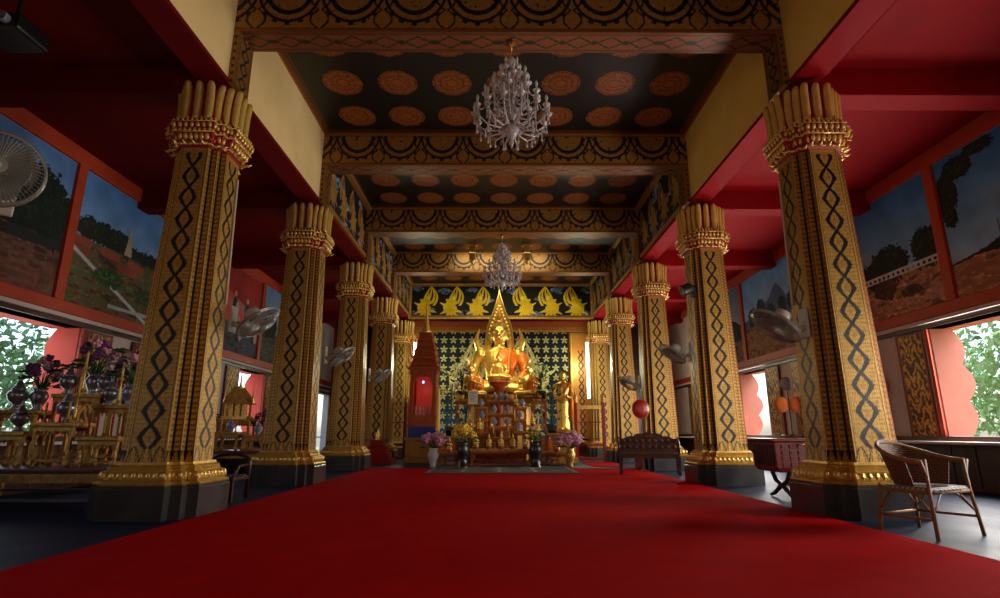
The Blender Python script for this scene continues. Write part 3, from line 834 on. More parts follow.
# candles on the front tables
c0 = None
for k,dx,l in ((0,-.2,'lowest step of the middle stair, shrine end'),(0,.2,'lowest step of the middle stair, statue end'),(4,0,'lowest narrow table on the shrine side'),(10,-.08,'outer lower table on the shrine side'),(11,.08,'outer lower table on the statue side')):
    x,y,z,w = T[k]; lb = 'yellow candle on the '+l
    if c0 is None:
        c0 = thing('candle', (x+dx,y,z), lb, 'candle', 'altar candles')
        MB().lathe([(.05,0),(.055,.01),(.02,.03),(.018,.07),(.035,.09),(.03,.1)],n=12).build('holder', M['brass'], c0, smooth=True)
        MB().lathe([(.018,.09),(.018,.27),(.012,.275)],n=10).build('wax_stick', M['wax'], c0)
        MB().tube([(0,0,.27),(.002,0,.295)],.003,5).build('wick', M['dark'], c0)
    else: dup(c0,(x+dx,y,z),lb)
# small gilded figurines along the tables
f0 = None
for k,dx,l in (('front',-.62,'long front table, first from the yellow flowers'),('front',-.3,'long front table, second from the yellow flowers'),('front',0,'long front table, at its middle'),('front',.3,'long front table, second from the tall dark vase'),('front',.62,'long front table, next to the tall dark vase'),
    ('sl',-.1,'low side table near the shrine'),('sr',.1,'low side table near the standing statue'),(10,.08,'lower outer table on the shrine side'),(11,-.08,'lower outer table on the statue side'),(12,-.12,'tall outer table on the shrine side'),(13,.0,'tall outer table on the statue side'),(4,-.08,'lowest narrow table on the shrine side'),(9,-.13,'highest narrow table on the statue side')):
    x,y,z,w = T[k]; lb = 'small gilded figurine on the '+l
    if f0 is None:
        f0 = thing('gilded_figurine',(x+dx,y-.1,z),lb,'figurine','gilded figurines on the altar tables')
        b = MB(); b.lathe([(.07,0),(.075,.02),(.05,.04),(.07,.06)],n=12); b.build('base', M['redgold'], f0, smooth=True)
        b = MB(); b.lathe([(.075,.06),(.07,.10),(.04,.13),(.045,.19),(.055,.22),(.02,.25),(.018,.26)],n=12,sy=.75); b.ball((0,-.005,.29),(.03,.032,.036),10); b.lathe([(.022,.31),(.016,.345),(.006,.37),(.001,.41)],n=8)
        for sg in (-1,1): b.tube([(sg*.05,0,.215),(sg*.07,-.01,.16),(sg*.02,-.055,.12)],[.016,.013,.01],6)
        b.build('figure', M['leafgold'], f0, smooth=True)
    else: dup(f0,(x+dx,y-.1,z),lb)
# small figures and the paper sign
x,y,z,w = T[3]
small_seated((.06,17.55,P(500,379,17.55).z), .33, 'small seated statue with pale gold body in front of the large statue', M['statue'])
zs_ = P(500,379,17.55).z-.075
pd = thing('slender_pedestal',(.06,17.55,0),'slender gold pedestal lifting the small seated statue above the altar tables','pedestal')
MB().lathe([(.3,0),(.3,.1),(.2,.16),(.14,.3),(.12,zs_*.6),(.16,zs_-.2),(.34,zs_-.06),(.36,zs_)],n=20).build('column_foot', M['redgold'], pd, smooth=True)
for s,u,l in ((-1,471,'kneeling gold disciple statue beside the large statue, shrine side'),(1,529,'kneeling gold disciple statue beside the large statue, standing-statue side')):
    p = P(u,400,17.3); small_seated((p.x,17.3,p.z+.10),.44,l,M['saffron'],True)
    altar_table(.9,.6,p.z,(p.x,17.3,0),'wide tall gilded stand under the kneeling disciple, '+('shrine side' if s<0 else 'standing-statue side'), GT)
x,y,z,w = T[12]
t = thing('paper_sign',(T[12][0]+.34,15.45,0),'white paper notice board on a thin stand beside the orange robe','sign')
zz = P(477,404,15.45).z
MB().box(-.13,.13,-.01,.01,zz,zz+.36).build('board', M['paper'], t); MB().box(-.17,.17,-.02,.0,zz-.03,zz).build('ledge', M['dgold'], t)
b=MB(); b.tube([(0,.02,0),(0,.02,zz)],.015,8); b.lathe([(.12,0),(.12,.02),(.02,.03)],n=14); b.build('stand', M['dgold'], t)
b=MB()
for k in range(7): b.box(-.10,.10-(k%3)*.03,-.0125,-.0102,zz+.31-.04*k,zz+.32-.04*k)
b.build('printing', M['dark'], t)

def bouquet(name, loc, label, vm, vprof, bm_, nb, spread, hgt, rb, leafm='leaf', group=None, blossom='blossom', nleaf=26, seed=1):
    rnd = random.Random(seed)
    t = thing(name, loc, label, 'flowers', group)
    MB().lathe(vprof, n=18).build('vase', vm, t, smooth=True)
    top = max(z for r,z in vprof)
    lf = MB()
    for k in range(nleaf):
        an = rnd.uniform(0,2*PI); r = spread*rnd.uniform(.4,1.05); z = top+hgt*rnd.uniform(.0,.8)
        dx,dy = math.cos(an),math.sin(an)
        lf.tube([(0,0,top-.04),(dx*r*.5,dy*r*.5,top+(z-top)*.7),(dx*r,dy*r,z)],[.006,.006,.004],5)
        lw = .035*spread/.2
        lf.add([(dx*r,dy*r,z),(dx*(r+.05)-dy*lw,dy*(r+.05)+dx*lw,z+.03),(dx*(r+.14*spread/.2),dy*(r+.14*spread/.2),z-.01),(dx*(r+.05)+dy*lw,dy*(r+.05)-dx*lw,z+.03)],[(0,1,2,3)])
    lf.build('foliage', M[leafm], t)
    for k in range(nb):
        an = 2.4*k+rnd.uniform(-.3,.3); q = math.sqrt((k+.5)/nb); r = spread*q; z = top+hgt*(1-.55*q*q)+rnd.uniform(-.03,.03)
        fl = MB(); c = Vector((r*math.cos(an),r*math.sin(an),z))
        for j in range(16):
            v = Vector((rnd.gauss(0,1),rnd.gauss(0,1),rnd.gauss(0,1))).normalized()
            fl.ball(c+v*rb*.75, (rb*.45,rb*.45,rb*.3), 6, 0, 4)
        fl.ball(c, rb*.7, 8)
        fl.build(blossom, bm_ if not isinstance(bm_,list) else bm_[k%len(bm_)], t, smooth=True)
    return t
VASE = [(.07,0),(.09,.01),(.06,.05),(.10,.16),(.13,.26),(.10,.34),(.08,.36),(.11,.40)]
TALL = [(.13,0),(.14,.02),(.10,.06),(.13,.3),(.16,.45),(.12,.56),(.15,.62)]
def onfloor(u,v): 
    q = (-HC)/(STH+(299-v)/FPX*CTH); return ((u-UP0)/FPX*q,(CTH-(299-v)/FPX*STH)*q)
x,y = onfloor(433,467.5); bouquet('flower_vase',(x,y,0),'round bunch of pink flowers in a pale vase beside the shrine',M['wvase'],[(r*1.1,z*1.15) for r,z in VASE],[M['pink']],12,.3,.3,.12,'dleaf',None,'blossom',20,3)
x,y = onfloor(571,467.5); bouquet('flower_vase',(x,y,0),'loose pink flowers in a gold vase below the standing statue',M['gold'],[(r*.9,z*1.15) for r,z in VASE],[M['pink']],13,.36,.32,.11,'dleaf',None,'blossom',20,4)
x,y = onfloor(463,468); bouquet('flower_vase',(x,y,0),'yellow flowers in a tall dark vase at the front of the altar',M['vase'],TALL,[M['yellow']],14,.26,.36,.085,'leaf',None,'blossom',26,5)
x,y = onfloor(536,468); bouquet('flower_vase',(x,y,0),'sparse cream flowers and leaves in a tall dark vase at the altar front',M['vase'],TALL,[M['yellow'],M['wvase']],7,.2,.36,.055,'leaf',None,'blossom',34,6)
def bush(loc, label, r, h, n, seed, lm, fm=None, cat='plant'):
    rnd = random.Random(seed); t = thing('leafy_plant', loc, label, cat)
    MB().lathe([(.12,0),(.16,.2),(.17,.24),(.14,.24)],n=14).build('pot', M['vase'], t, smooth=True)
    b = MB(); fl = MB()
    for k in range(n):
        an = rnd.uniform(0,2*PI); rr = r*math.sqrt(rnd.random()); z = .24+h*rnd.random()**.8; sz = rnd.uniform(.05,.11)
        c = Vector((rr*math.cos(an),rr*math.sin(an),z)); d = Vector((math.cos(an+rnd.uniform(-1,1)),math.sin(an+rnd.uniform(-1,1)),rnd.uniform(-.4,.8))).normalized()
        s = d.cross(Vector((0,0,1))).normalized()*sz*.45
        b.add([c,c+d*sz+s,c+d*sz*2,c+d*sz-s],[(0,1,2,3)])
        if fm and k%7==0: fl.ball(c+d*sz,(.05,.05,.04),6,0,4)
    for k in range(7): b.tube([(0,0,.2),(rnd.uniform(-r,r)*.5,rnd.uniform(-r,r)*.5,.2+h*.8)],.01,5)
    b.build('foliage', M[lm], t)
    if fm: fl.build('blossoms', M[fm], t, smooth=True)
for u,v,Y,r,h,l,fm,lm in ((447,438,15.4,.33,1.5,'dark leafy plant with pale blossoms beside the shrine on the altar','yellow','dleaf'),(556,438,15.4,.42,1.3,'dark leafy plant by the standing statue on the altar',None,'dleaf'),
                    (462,400,17.0,.16,.8,'spray of pinkish flowers high on the altar near the paper sign','pink','dleaf'),(541,400,17.0,.16,.8,'tall green spray high on the altar on the standing-statue side',None,'leaf')):
    z = {447:T[14][2],556:T[15][2]}.get(u)
    if z: k = 14 if u==447 else 15; loc = (T[k][0],T[k][1],z)
    else: k = 12 if u==462 else 13; loc = (T[k][0]+(-.06 if k==12 else .06),T[k][1]+.0,T[k][2])
    bush(loc,l,r,h,150 if r>.4 else 90,int(u),lm,fm)

# tall candle by the shrine
x,y = onfloor(437,465.5); t = thing('tall_candle',(x,y,0),'very tall pale candle on a gold foot beside the shrine','candle')
MB().lathe([(.12,0),(.13,.03),(.06,.08),(.05,.5),(.09,.55),(.07,.6)],n=14).build('foot', M['dgold'], t, smooth=True)
MB().lathe([(.055,.6),(.05,1.7),(.03,1.95),(.005,2.05)],n=12).build('wax_stick', M['wax'], t, smooth=True)

# patterned mat
def matpat(Sx,T):
    w,h=Sx.max(),T.max(); a=canvas(Sx,(86,84,84)); x=Sx-w/2; y=T-h/2
    bd=np.minimum(np.minimum(Sx,w-Sx),np.minimum(T,h-T)); put(a,bd<.1,(120,116,112)); put(a,(bd>.1)&(bd<.2),(52,50,52))
    n=vnoise(Sx*5,T*5,7,3); put(a,(bd>.25)&(n>.5),(36,36,40)); put(a,(bd>.25)&(np.abs(np.sin(Sx*4)*np.cos(T*6))<.12),(150,146,140)); return a
t = thing('floor_mat',(0,0,0),'grey patterned mat lying on the red carpet before the altar','mat')
x0,y1 = onfloor(431,467.3); xa,y0 = onfloor(424,474); xb,_ = onfloor(580,474)
MB().box(xa,xb,y0,y1,.012,.022).build('mat_body', M['stone'], t)
paint('mat_pattern',(xa,y0,.0235),(1,0,0),(0,1,0),xb-xa,y1-y0,240,120,matpat,VP,t)

# ------------------------------------------------------------------ spired shrine
sx = PX(424,16.6,1.5); t = thing('spired_shrine',(sx,16.6,0),'gilded shrine with red lit niche and tall stepped spire beside the altar','shrine')
b=MB(); b.box(-.62,.62,-.5,.5,0,.12); b.box(-.56,.56,-.45,.45,.12,.62); b.box(-.62,.62,-.5,.5,.62,.7); b.build('base', M['dgold'], t, bevel=.01)
b=MB(); b.box(-.5,.5,-.42,.42,.7,1.0); b.build('cloth_band', M['blue'], t)
b=MB(); b.box(-.52,.52,-.44,.44,1.0,1.32)
for x in (-.42,.42):
    for y in (-.36,.36): b.box(x-.07,x+.07,y-.06,y+.06,1.32,2.55)
b.box(-.5,-.47,-.3,.4,1.32,2.55); b.box(.47,.5,-.3,.4,1.32,2.55); b.box(-.52,.52,-.44,.44,2.5,2.66)
b.prism([(-.36,2.5),(-.36,2.2),(-.2,2.42),(0,2.5)],-.43,-.40); b.prism([(.36,2.5),(.36,2.2),(.2,2.42),(0,2.5)],-.43,-.40)
b.build('body', M['redgold'], t, bevel=.008)
MB().box(-.46,.46,.3,.34,1.32,2.5).build('niche_back', M['nicheglow'], t)
b=MB(); h=2.66
for k,(w,dz) in enumerate(((.6,.13),(.52,.2),(.46,.2),(.40,.2),(.34,.2),(.28,.2))):
    b.loft([[(a*w,c*w*.85,h+z) for a,c in ((-1,-1),(1,-1),(1,1),(-1,1))] for z in (0,.05)])
    b.loft([[(a*q,c*q*.85,z) for a,c in ((-1,-1),(1,-1),(1,1),(-1,1))] for q,z in ((w*.92,h+.05),(w*.8,h+dz))])
    for a in (-1,1): b.tube([(a*w,-w*.85,h+.03),(a*(w+.05),-w*.9,h+.1),(a*(w+.03),-w*.88,h+.2)],[.03,.022,.003],6)
    h += dz
b.build('stepped_roof', M['redgold'], t)
MB().lathe([(.2,h),(.22,h+.05),(.1,h+.14),(.13,h+.2),(.07,h+.3),(.09,h+.36),(.04,h+.5),(.03,h+.8),(.01,h+1.1),(.001,h+1.25)],n=12).build('spire', M['gold'], t, smooth=True)
MB().ball((0,-.38,2.28),.045,10).build('blue_lamp', M['glow'], t)
b=MB(); 
for k in range(5): b.lathe([(.05,1.32),(.06,1.36),(.03,1.42),(.05,1.5),(.04,1.56),(.001,1.62)],c=(-.3+.15*k,-.1+.04*(k%2),0),n=10)
b.build('niche_offering', M['wvase'], t, smooth=True)
sl = bpy.data.lights.new('niche_light','POINT'); sl.energy=1; sl.color=(1,.3,.15); sl.shadow_soft_size=.1; so=bpy.data.objects.new('niche_light',sl); COL.objects.link(so); so.location=(sx,16.5,2.1)
t.scale=(.78,.9,1)

# ------------------------------------------------------------------ standing gold statue
stx = PX(563,16.4,1.6); z0 = P(563,430,16.4).z
t = thing('standing_statue',(stx,16.4,z0),'slim standing gold statue in draped robe on a tall pedestal beside the altar','statue')
b=MB(); E=[(0,.2,.17),(.1,.2,.17),(.5,.19,.15),(.8,.21,.16),(1.0,.17,.13),(1.2,.22,.14),(1.33,.2,.12),(1.40,.08,.08),(1.5,.065,.07)]
b.loft([[(rx*math.cos(2*PI*i/20),ry*math.sin(2*PI*i/20),z) for i in range(20)] for z,rx,ry in E])
b.ball((0,-.01,1.6),(.1,.11,.135),14); b.ball((0,-.12,1.59),(.02,.025,.03),8)
for s in (-1,1):
    b.tube([(s*.21,0,1.3),(s*.27,0,1.05),(s*.2,-.14,.9)],[.065,.055,.045],10); b.tube([(s*.2,-.14,.9),(s*.08,-.2,.98)],[.045,.035],10)
    for k in range(4): b.tube([(s*.08,-.2,.95+.02*k),(s*.0,-.22,.96+.02*k)],[.012,.008],6)
    b.tube([(s*.07,-.18,1.0),(s*.04,-.2,1.06)],[.013,.009],6); b.ball((s*.1,0,1.58),(.016,.03,.07),8); b.ball((s*.07,-.08,.03),(.06,.13,.05),10)
    b.ball((s*.04,-.105,1.62),(.022,.012,.011),6)
b.ball((0,-.112,1.53),(.03,.012,.01),6)
b.build('body', M['statue'], t, smooth=True, remesh=.012)
b=MB(); b.ball((0,.01,1.64),(.108,.115,.11),14); b.ball((0,.01,1.76),(.05,.05,.05),10); b.tube([(0,.01,1.79),(0,.01,1.92)],[.03,.002],8)
b.build('hair', M['black'], t, smooth=True)
b=MB(); b.tube([(.2,-.04,1.34),(.05,-.16,1.1),(-.16,-.13,.86)],[.05,.05,.04],10); b.tube([(.2,-.02,1.3),(.24,-.1,.8),(.22,-.08,.25)],[.05,.06,.05],10); b.build('robe', M['saffron'], t, smooth=True)
b=MB(); b.box(-.36,.36,-.3,.3,-z0,-z0+.15); b.box(-.3,.3,-.25,.25,-z0+.15,-.2); b.box(-.36,.36,-.3,.3,-.2,-.12); b.lathe([(.3,-.12),(.32,-.06),(.24,0)],n=20,sy=.85); b.build('pedestal', M['dgold'], t, bevel=.01)

# ------------------------------------------------------------------ red and gold gates beside the altar
def gate(x0,x1,y,label):
    t = thing('railing_gate',((x0+x1)/2,y,0),label,'railing'); w=(x1-x0)/2
    for s in (-1,1):
        b=MB(); b.box(s*w-.045,s*w+.045,-.045,.045,0,1.72); p=b.build('post', M['lacq'], t, bevel=.006)
        MB().lathe([(.07,1.72),(.085,1.75),(.06,1.78),(.08,1.84),(.05,1.92),(.015,2.02),(.001,2.1)],c=(s*w,0,0),n=12).build('finial', M['gold'], p, smooth=True)
    for z,hh,mm in ((1.6,.07,'gold'),(1.15,.025,'lacq'),(.5,.05,'lacq'),(.1,.06,'lacq')):
        MB().box(-w+.045,w-.045,-.025,.025,z-hh,z+hh*.6).build('rail', M[mm], t, bevel=.006)
gate(PX(576,16.9),PX(604,16.9),16.9,'red and gold railing gate on the bench side of the altar')
gate(PX(391,17.3),PX(405,17.3),17.3,'red and gold railing gate squeezed behind the shrine')

# ------------------------------------------------------------------ chandeliers
def chandelier(loc, label):
    t = thing('chandelier',loc,label,'chandelier','crystal chandeliers')
    b=MB(); b.lathe([(.035,0),(.06,-.02),(.02,-.06),(.012,-.12)],n=12); b.tube([(0,0,-.1),(0,0,-.2)],.006,6); b.build('ceiling_hook', M['brass'], t, smooth=True)
    b=MB(); b.lathe([(.012,-.2),(.03,-.23),(.062,-.29),(.05,-.34),(.02,-.37),(.035,-.42),(.07,-.47),(.035,-.53),(.02,-.6),(.05,-.68),(.085,-.74),(.04,-.8),(.03,-.88),(.06,-.95),(.11,-1.0),(.06,-1.08),(.03,-1.15),(.07,-1.22),(.1,-1.28),(.06,-1.36),(.02,-1.41),(.03,-1.45),(.005,-1.52)][::-1],n=14)
    b.build('stem', M['crystal'], t, smooth=True)
    for n,r,za,zt,off in ((14,.47,-1.18,-1.02,0),(10,.34,-1.0,-.78,.2),(8,.22,-.8,-.56,.1),(5,.12,-.58,-.40,.3)):
        dr = MB()
        for k in range(n):
            an = 2*PI*k/n+off; dx,dy = math.cos(an),math.sin(an)
            q = lambda rr,z: (rr*dx,rr*dy,z)
            b=MB(); pts=[q(.04,za+.02),q(r*.35,za-.10),q(r*.7,za-.10),q(r*.93,za-.02),q(r,zt-.05)]
            b.tube(pts,[.012,.011,.010,.010,.012],6); b.lathe([(.012,zt-.06),(.045,zt-.035),(.05,zt-.02),(.02,zt-.015)],c=(r*dx,r*dy,0),n=10)
            arm=b.build('arm', M['crystal'], t, smooth=True)
            c=MB(); c.lathe([(.013,zt-.015),(.013,zt+.045),(.02,zt+.06),(.018,zt+.085),(.003,zt+.12)],c=(r*dx,r*dy,0),n=8); c.build('candle_bulb', M['plast'], arm, smooth=True)
            for rr,zz,L in ((r,zt-.05,4),(r*.7,za-.1,3),(r*.93,za-.02,4)):
                for j in range(L):
                    z=zz-.028*(j+.6); s=.011+.006*(j==L-1); dr.ball((rr*dx,rr*dy,z),(s,s,s*1.5),6,0,4)
            a2 = 2*PI*(k+1)/n+off                     # bead swag to the next arm
            for j in range(1,8):
                tt=j/8; x=r*((1-tt)*dx+tt*math.cos(a2)); y=r*((1-tt)*dy+tt*math.sin(a2)); dr.ball((x,y,zt-.04-.1*math.sin(PI*tt)),.010,6,0,4)
        dr.build('crystal_drops', M['crystal'], t, smooth=True)['kind']='stuff'
    return t
ch = chandelier((PX(511,6.2,5),6.2,5.795),'large crystal chandelier of many arms hanging from the first painted beam')
dup(ch,(PX(502,13.4,5.5),13.4,5.795),'smaller-looking crystal chandelier far down the hall before the deity panel')

# gold pendants near the far beam
p0=None
for u,l in ((472,'gold bracket hanging from the far ceiling, shrine side of the distant chandelier'),(527,'gold bracket hanging from the far ceiling, bench side of the distant chandelier')):
    x=PX(u,16.0,6)
    if p0 is None:
        p0=thing('hanging_bracket',(x,16.0,ZC),l,'bracket','gold hanging brackets')
        b=MB(); b.box(-.16,.16,-.05,.05,-.05,0); b.box(-.09,.09,-.04,.04,-.52,-.05); b.build('plate', M['gold'], p0, bevel=.01)
        MB().lathe([(.002,-.66),(.05,-.6),(.09,-.55),(.1,-.52)],n=12).build('drop', M['gold'], p0, smooth=True)
    else: dup(p0,(x,16.0,ZC),l)

# fluorescent tubes on the last columns
for s,l in ((-1,'glowing upright tube light on the column beside the shrine'),(1,'glowing upright tube light on the column beside the standing statue')):
    x = XC+s*(HALF-.52); y = YS[4]-.30; za,zb_ = P(405,398,y).z, P(405,343,y).z
    t=thing('tube_light',(x,y,0),l,'lamp','tube lights on the last columns')
    MB().tube([(0,-.07,za),(0,-.07,zb_)],.05,10).build('tube', M['tube'], t)
    MB().box(-.05,.05,-.03,.04,za-.04,zb_+.04).box(-.03,.03,-.1,-.02,za-.05,za).box(-.03,.03,-.1,-.02,zb_,zb_+.05).build('fitting', M['plast'], t)

# ------------------------------------------------------------------ wall fans
def make_fan(loc, label, R=.27, tilt=142):
    t = thing('wall_fan',loc,label,'fan','white wall fans on the columns')
    # local frame: wall at -x side, fan looks towards +x and down
    b=MB(); b.box(-.3,-.27,-.08,.08,-.16,.16); b.build('wall_plate', M['plast'], t, bevel=.01)
    b=MB(); b.tube([(-.28,0,-.05),(-.2,0,-.08),(-.12,0,-.02)],[.035,.03,.04],10); b.build('bracket', M['plast'], t, smooth=True)
    h=bpy.data.objects.new('fan_head',None)
    Mx = Matrix.Rotation(math.radians(tilt),4,'Y')   # disc axis: local z tilted
    b=MB(); b.M=Mx; b.lathe([(.03,-.16),(.085,-.14),(.095,-.06),(.05,.0)],n=16); b.build('motor_housing', M['plast'], t, smooth=True)
    b=MB(); b.M=Mx
    n=28
    for rr,z in ((R,.03),(R*1.0,.05)): b.tube([(rr*math.cos(2*PI*i/36),rr*math.sin(2*PI*i/36),z) for i in range(37)],.008,5)
    for z,rr in ((.115,.14),(-.02,.15),(.10,.2)): b.tube([(rr*math.cos(2*PI*i/24),rr*math.sin(2*PI*i/24),z) for i in range(25)],.0025,4)
    for k in range(n*2):
        a=PI*k/n; c,s=math.cos(a),math.sin(a)
        b.tube([(.04*c,.04*s,.125),(.16*c,.16*s,.115),(R*c,R*s,.045)],.0022,4); b.tube([(.06*c,.06*s,-.04),(.16*c,.16*s,-.02),(R*c,R*s,.03)],.0022,4)
    b.lathe([(.045,.12),(.045,.135),(.02,.14)],n=14); b.build('cage', M['cage'], t)
    for k in range(3):
        b=MB(); b.M=Mx @ Matrix.Rotation(2*PI*k/3,4,'Z'); V=[]; 
        for i in range(8):
            r=.03+(R-.06)*i/7; w=.05+.09*math.sin(PI*(.15+.75*i/7))
            V+= [(r,-w*.8,.03),(r,w*.8,.075)]
        b.add(V,[(2*i,2*i+1,2*i+3,2*i+2) for i in range(7)]); b.build('blade', M['blade'], t, smooth=True)
    return t
fan=None
def fx(u,Y,z): return PX(u,Y,z)
for s,u,v,Y,l,rz,sc in ((-1,243,320,6.5,'white wall fan on the column beside the silver urns and flowers',0,1.0),
                 (-1,335,355,10.15,'white wall fan on the column behind the low dark chair',.0,1.0),
                 (-1,376,375,13.75,'white wall fan on the third column, beside the offering tables\' far end',.0,1.0),
                 (1,777,323,6.1,'white wall fan tilted flat on the column behind the wicker armchair',PI,1.05),
                 (1,686,352,9.9,'white wall fan on the column above the red slatted chest',PI,1.0),
                 (1,627,382,13.5,'white wall fan above the round red fan, behind the bench',PI,1.0),
                 (-1,4,172,2.75,'big round white fan at the edge of the mural with the dark hill',0,1.05)):
    p=P(u,v,Y); colx = XC+s*(HALF-.37)
    x = colx - s*.30*sc if Y>4 else p.x
    if fan is None: fan=make_fan((x,Y,p.z),l)
    elif Y<4: f2=make_fan((p.x-.02,Y,p.z),l,.2,96); f2.rotation_euler=(0,0,math.radians(-50))
    else: dup(fan,(x,Y,p.z),l,rz,None,sc)
dup(proto,(XC-HALF-.0,2.6,0),'gilded column nearest the entrance, carrying the big round fan')

# spotlights / projector
t=thing('spotlight',(XC+HALF-.36,9.55,P(683,290,9.5).z),'small black spotlight on the column above the red chest','spotlight')
MB().box(-.02,.06,-.05,.05,-.1,.1).build('bracket', M['dark'], t); b=MB(); b.M=Matrix.Translation((-.1,-.02,.03))@Matrix.Rotation(-2.0,4,'Y'); b.lathe([(.06,-.1),(.09,-.08),(.1,.08),(.11,.1),(.08,.09)],n=16); b.build('head', M['dark'], t, smooth=True)
t=thing('ceiling_projector',(-4.85,4.75,4.72),'black box projector hung below the dark red aisle ceiling','projector')
MB().box(-.22,.22,-.2,.2,-.09,.09).build('body', M['dark'], t, bevel=.03); b=MB(); b.tube([(.1,-.2,0),(.1,-.26,0)],.05,14); b.build('lens', M['china'], t)
b=MB(); b.tube([(0,0,.09),(0,0,.585)],.02,8); b.box(-.08,.08,-.08,.08,.56,.58); b.build('mount', M['dark'], t)

# ------------------------------------------------------------------ round temple fans on sticks
def talipot(loc,label,m,h,r,rz=0,lean=0.):
    t=thing('round_hand_fan',loc,label,'fan',None,rz); t.rotation_euler=(lean,0,rz)
    MB().tube([(0,0,0),(0,0,h)],.012,8).build('handle', M['mwood'], t)
    b=MB(); n=28; rg=[[(r*k*math.cos(2*PI*i/n),y,h+r*.9+r*1.12*k*math.sin(2*PI*i/n)) for i in range(n)] for k,y in ((.001,-.02),(.3,-.022),(.95,-.016),(1,0),(.95,.012),(.001,.014))]
    b.loft(rg); f=b.build('face', M[m], t, smooth=True)
    b=MB(); b.tube([(r*math.cos(2*PI*i/n),0,h+r*.9+r*1.12*math.sin(2*PI*i/n)) for i in range(n+1)],.012,6)
    b.build('rim', M['dgold'], f)
    MB().lathe([(.09,0),(.1,.02),(.02,.05)],n=12).build('foot', M['mwood'], t)
def wallfan(u,v,Y,lab_,m,r):
    p=P(u,v,Y); talipot((p.x,Y,.755 if p.x>6.5 else 0),lab_,m,p.z-r-(.755 if p.x>6.5 else 0),r,-.9)
wallfan(879,386,9.98,'round orange fan on a stick by the carved shutter, beyond the wicker chair','orange',.17)
wallfan(868,371,10.2,'round dark blue fan on a stick half hidden by the column','blue',.17)
wallfan(782,404,13.25,'round orange fan beside the far window, first of two in front of the blue one','orange',.16)
wallfan(797,404,12.95,'round orange fan beside the far window, second of two below the pale blue one','orange',.16)
wallfan(787,383,13.4,'small pale blue fan on a stick standing above two orange fans','china',.14)
p=P(638,409,13.0); talipot((p.x,12.75,0),'round red fan on a stick standing behind the carved bench','lacq',p.z-.18,.19,0)

# ------------------------------------------------------------------ wicker armchair
def wicker():
    bx,by = onfloor(938,532)
    t=thing('wicker_armchair',(3.68,4.99,0),'brown wicker tub armchair with worn seat beside the gilded column','chair',None,math.radians(24)); t.scale=(.83,.64,.94)
    W,D,zs=.33,.32,.40
    fl=[(-W,-D),(W,-D)]; bl=[(-W*.85,D),(W*.85,D)]
    for (x,y),nm,top in (((-W,-D),'f',.66),((W,-D),'f',.66),((-W*.85,D),'b',.42),((W*.85,D),'b',.42)):
        b=MB(); b.tube([(x*1.18,y*1.15,0),(x*1.04,y*1.03,zs),(x*1.0,y*1.0,top)],.021,10); b.build('leg', M['wicker'], t, smooth=True)
    # curved arm/back rail
    n=28; rail=[]
    for i in range(n+1):
        a=PI*(-.02+1.04*i/n); x=-math.cos(a)*(W+.07); y=-D+.02+math.sin(a)**.8*(2*D+.10) if 0<a<PI else -D
        z=.64+.16*max(0,math.sin(a))**1.5
        rail.append((x,y,z))
    b=MB(); b.tube([(-W,-D,.5)]+rail+[(W,-D,.5)],.022,10); b.build('top_rail', M['wicker'], t, smooth=True)
    b=MB(); V=[]; Fq=[]; m=9
    for i in range(2,n-1):
        rx,ry,rz=rail[i]; a=PI*(-.02+1.04*i/n); sx_=-math.cos(a)*W*.92; sy_=-D+.06+max(0,math.sin(a))**.8*(2*D-.08)
        for j in range(m+1):
            q=j/m; V.append((sx_+(rx-sx_)*q,sy_+(ry-sy_)*q,zs+.02+(rz-zs-.02)*q))
    c=n-3
    for i in range(c-1):
        for j in range(m): Fq.append((i*(m+1)+j,(i+1)*(m+1)+j,(i+1)*(m+1)+j+1,i*(m+1)+j+1))
    b.add(V,Fq); bk=b.build('woven_back', wick_m, t, smooth=True); sl=bk.modifiers.new('s','SOLIDIFY'); sl.thickness=.012
    b=MB(); b.loft([[(x*k,y*k2,z) for x,y in ((-W,-D),(-W*.5,-D-.02),(W*.5,-D-.02),(W,-D),(W*.9,D*.6),(W*.6,D),(-W*.6,D),(-W*.9,D*.6))] for k,k2,z in ((1,1,zs-.03),(1.02,1.02,zs),(.98,.98,zs+.02),(.8,.8,zs+.012))]); b.build('seat', wick_s, t, smooth=False)
    b=MB(); b.tube([(W*1.03,-D*1.03,zs-.02),(-W*1.03,-D*1.03,zs-.02),(-W*.9,D,zs-.02),(W*.9,D,zs-.02),(W*1.03,-D*1.03,zs-.02)],.017,8); b.build('seat_rail', M['wicker'], t, smooth=True)
    b=MB()
    for x,y,x2,y2 in ((-W*1.1,-D*1.1,-W*.94,D*1.1),(W*1.1,-D*1.1,W*.94,D*1.1),(-W*.94,D*1.1,W*.94,D*1.1)): b.tube([(x,y,.16),(x2,y2,.16)],.012,8)
    b.build('stretcher', M['wicker'], t, smooth=True)
    for x,y,dx,dy in ((-W,-D,.18,0),(W,-D,-.18,0),(W,-D,0,.18),(-W,-D,0,.18),(W*.9,D,-.18,0),(-W*.9,D,.18,0),(W*.9,D,0,-.18),(-W*.9,D,0,-.18)):
        b=MB(); b.tube([(x*1.1,y*1.08,.2),(x+dx,y+dy,zs-.03)],.010,6); b.build('brace', M['wicker'], t, smooth=True)
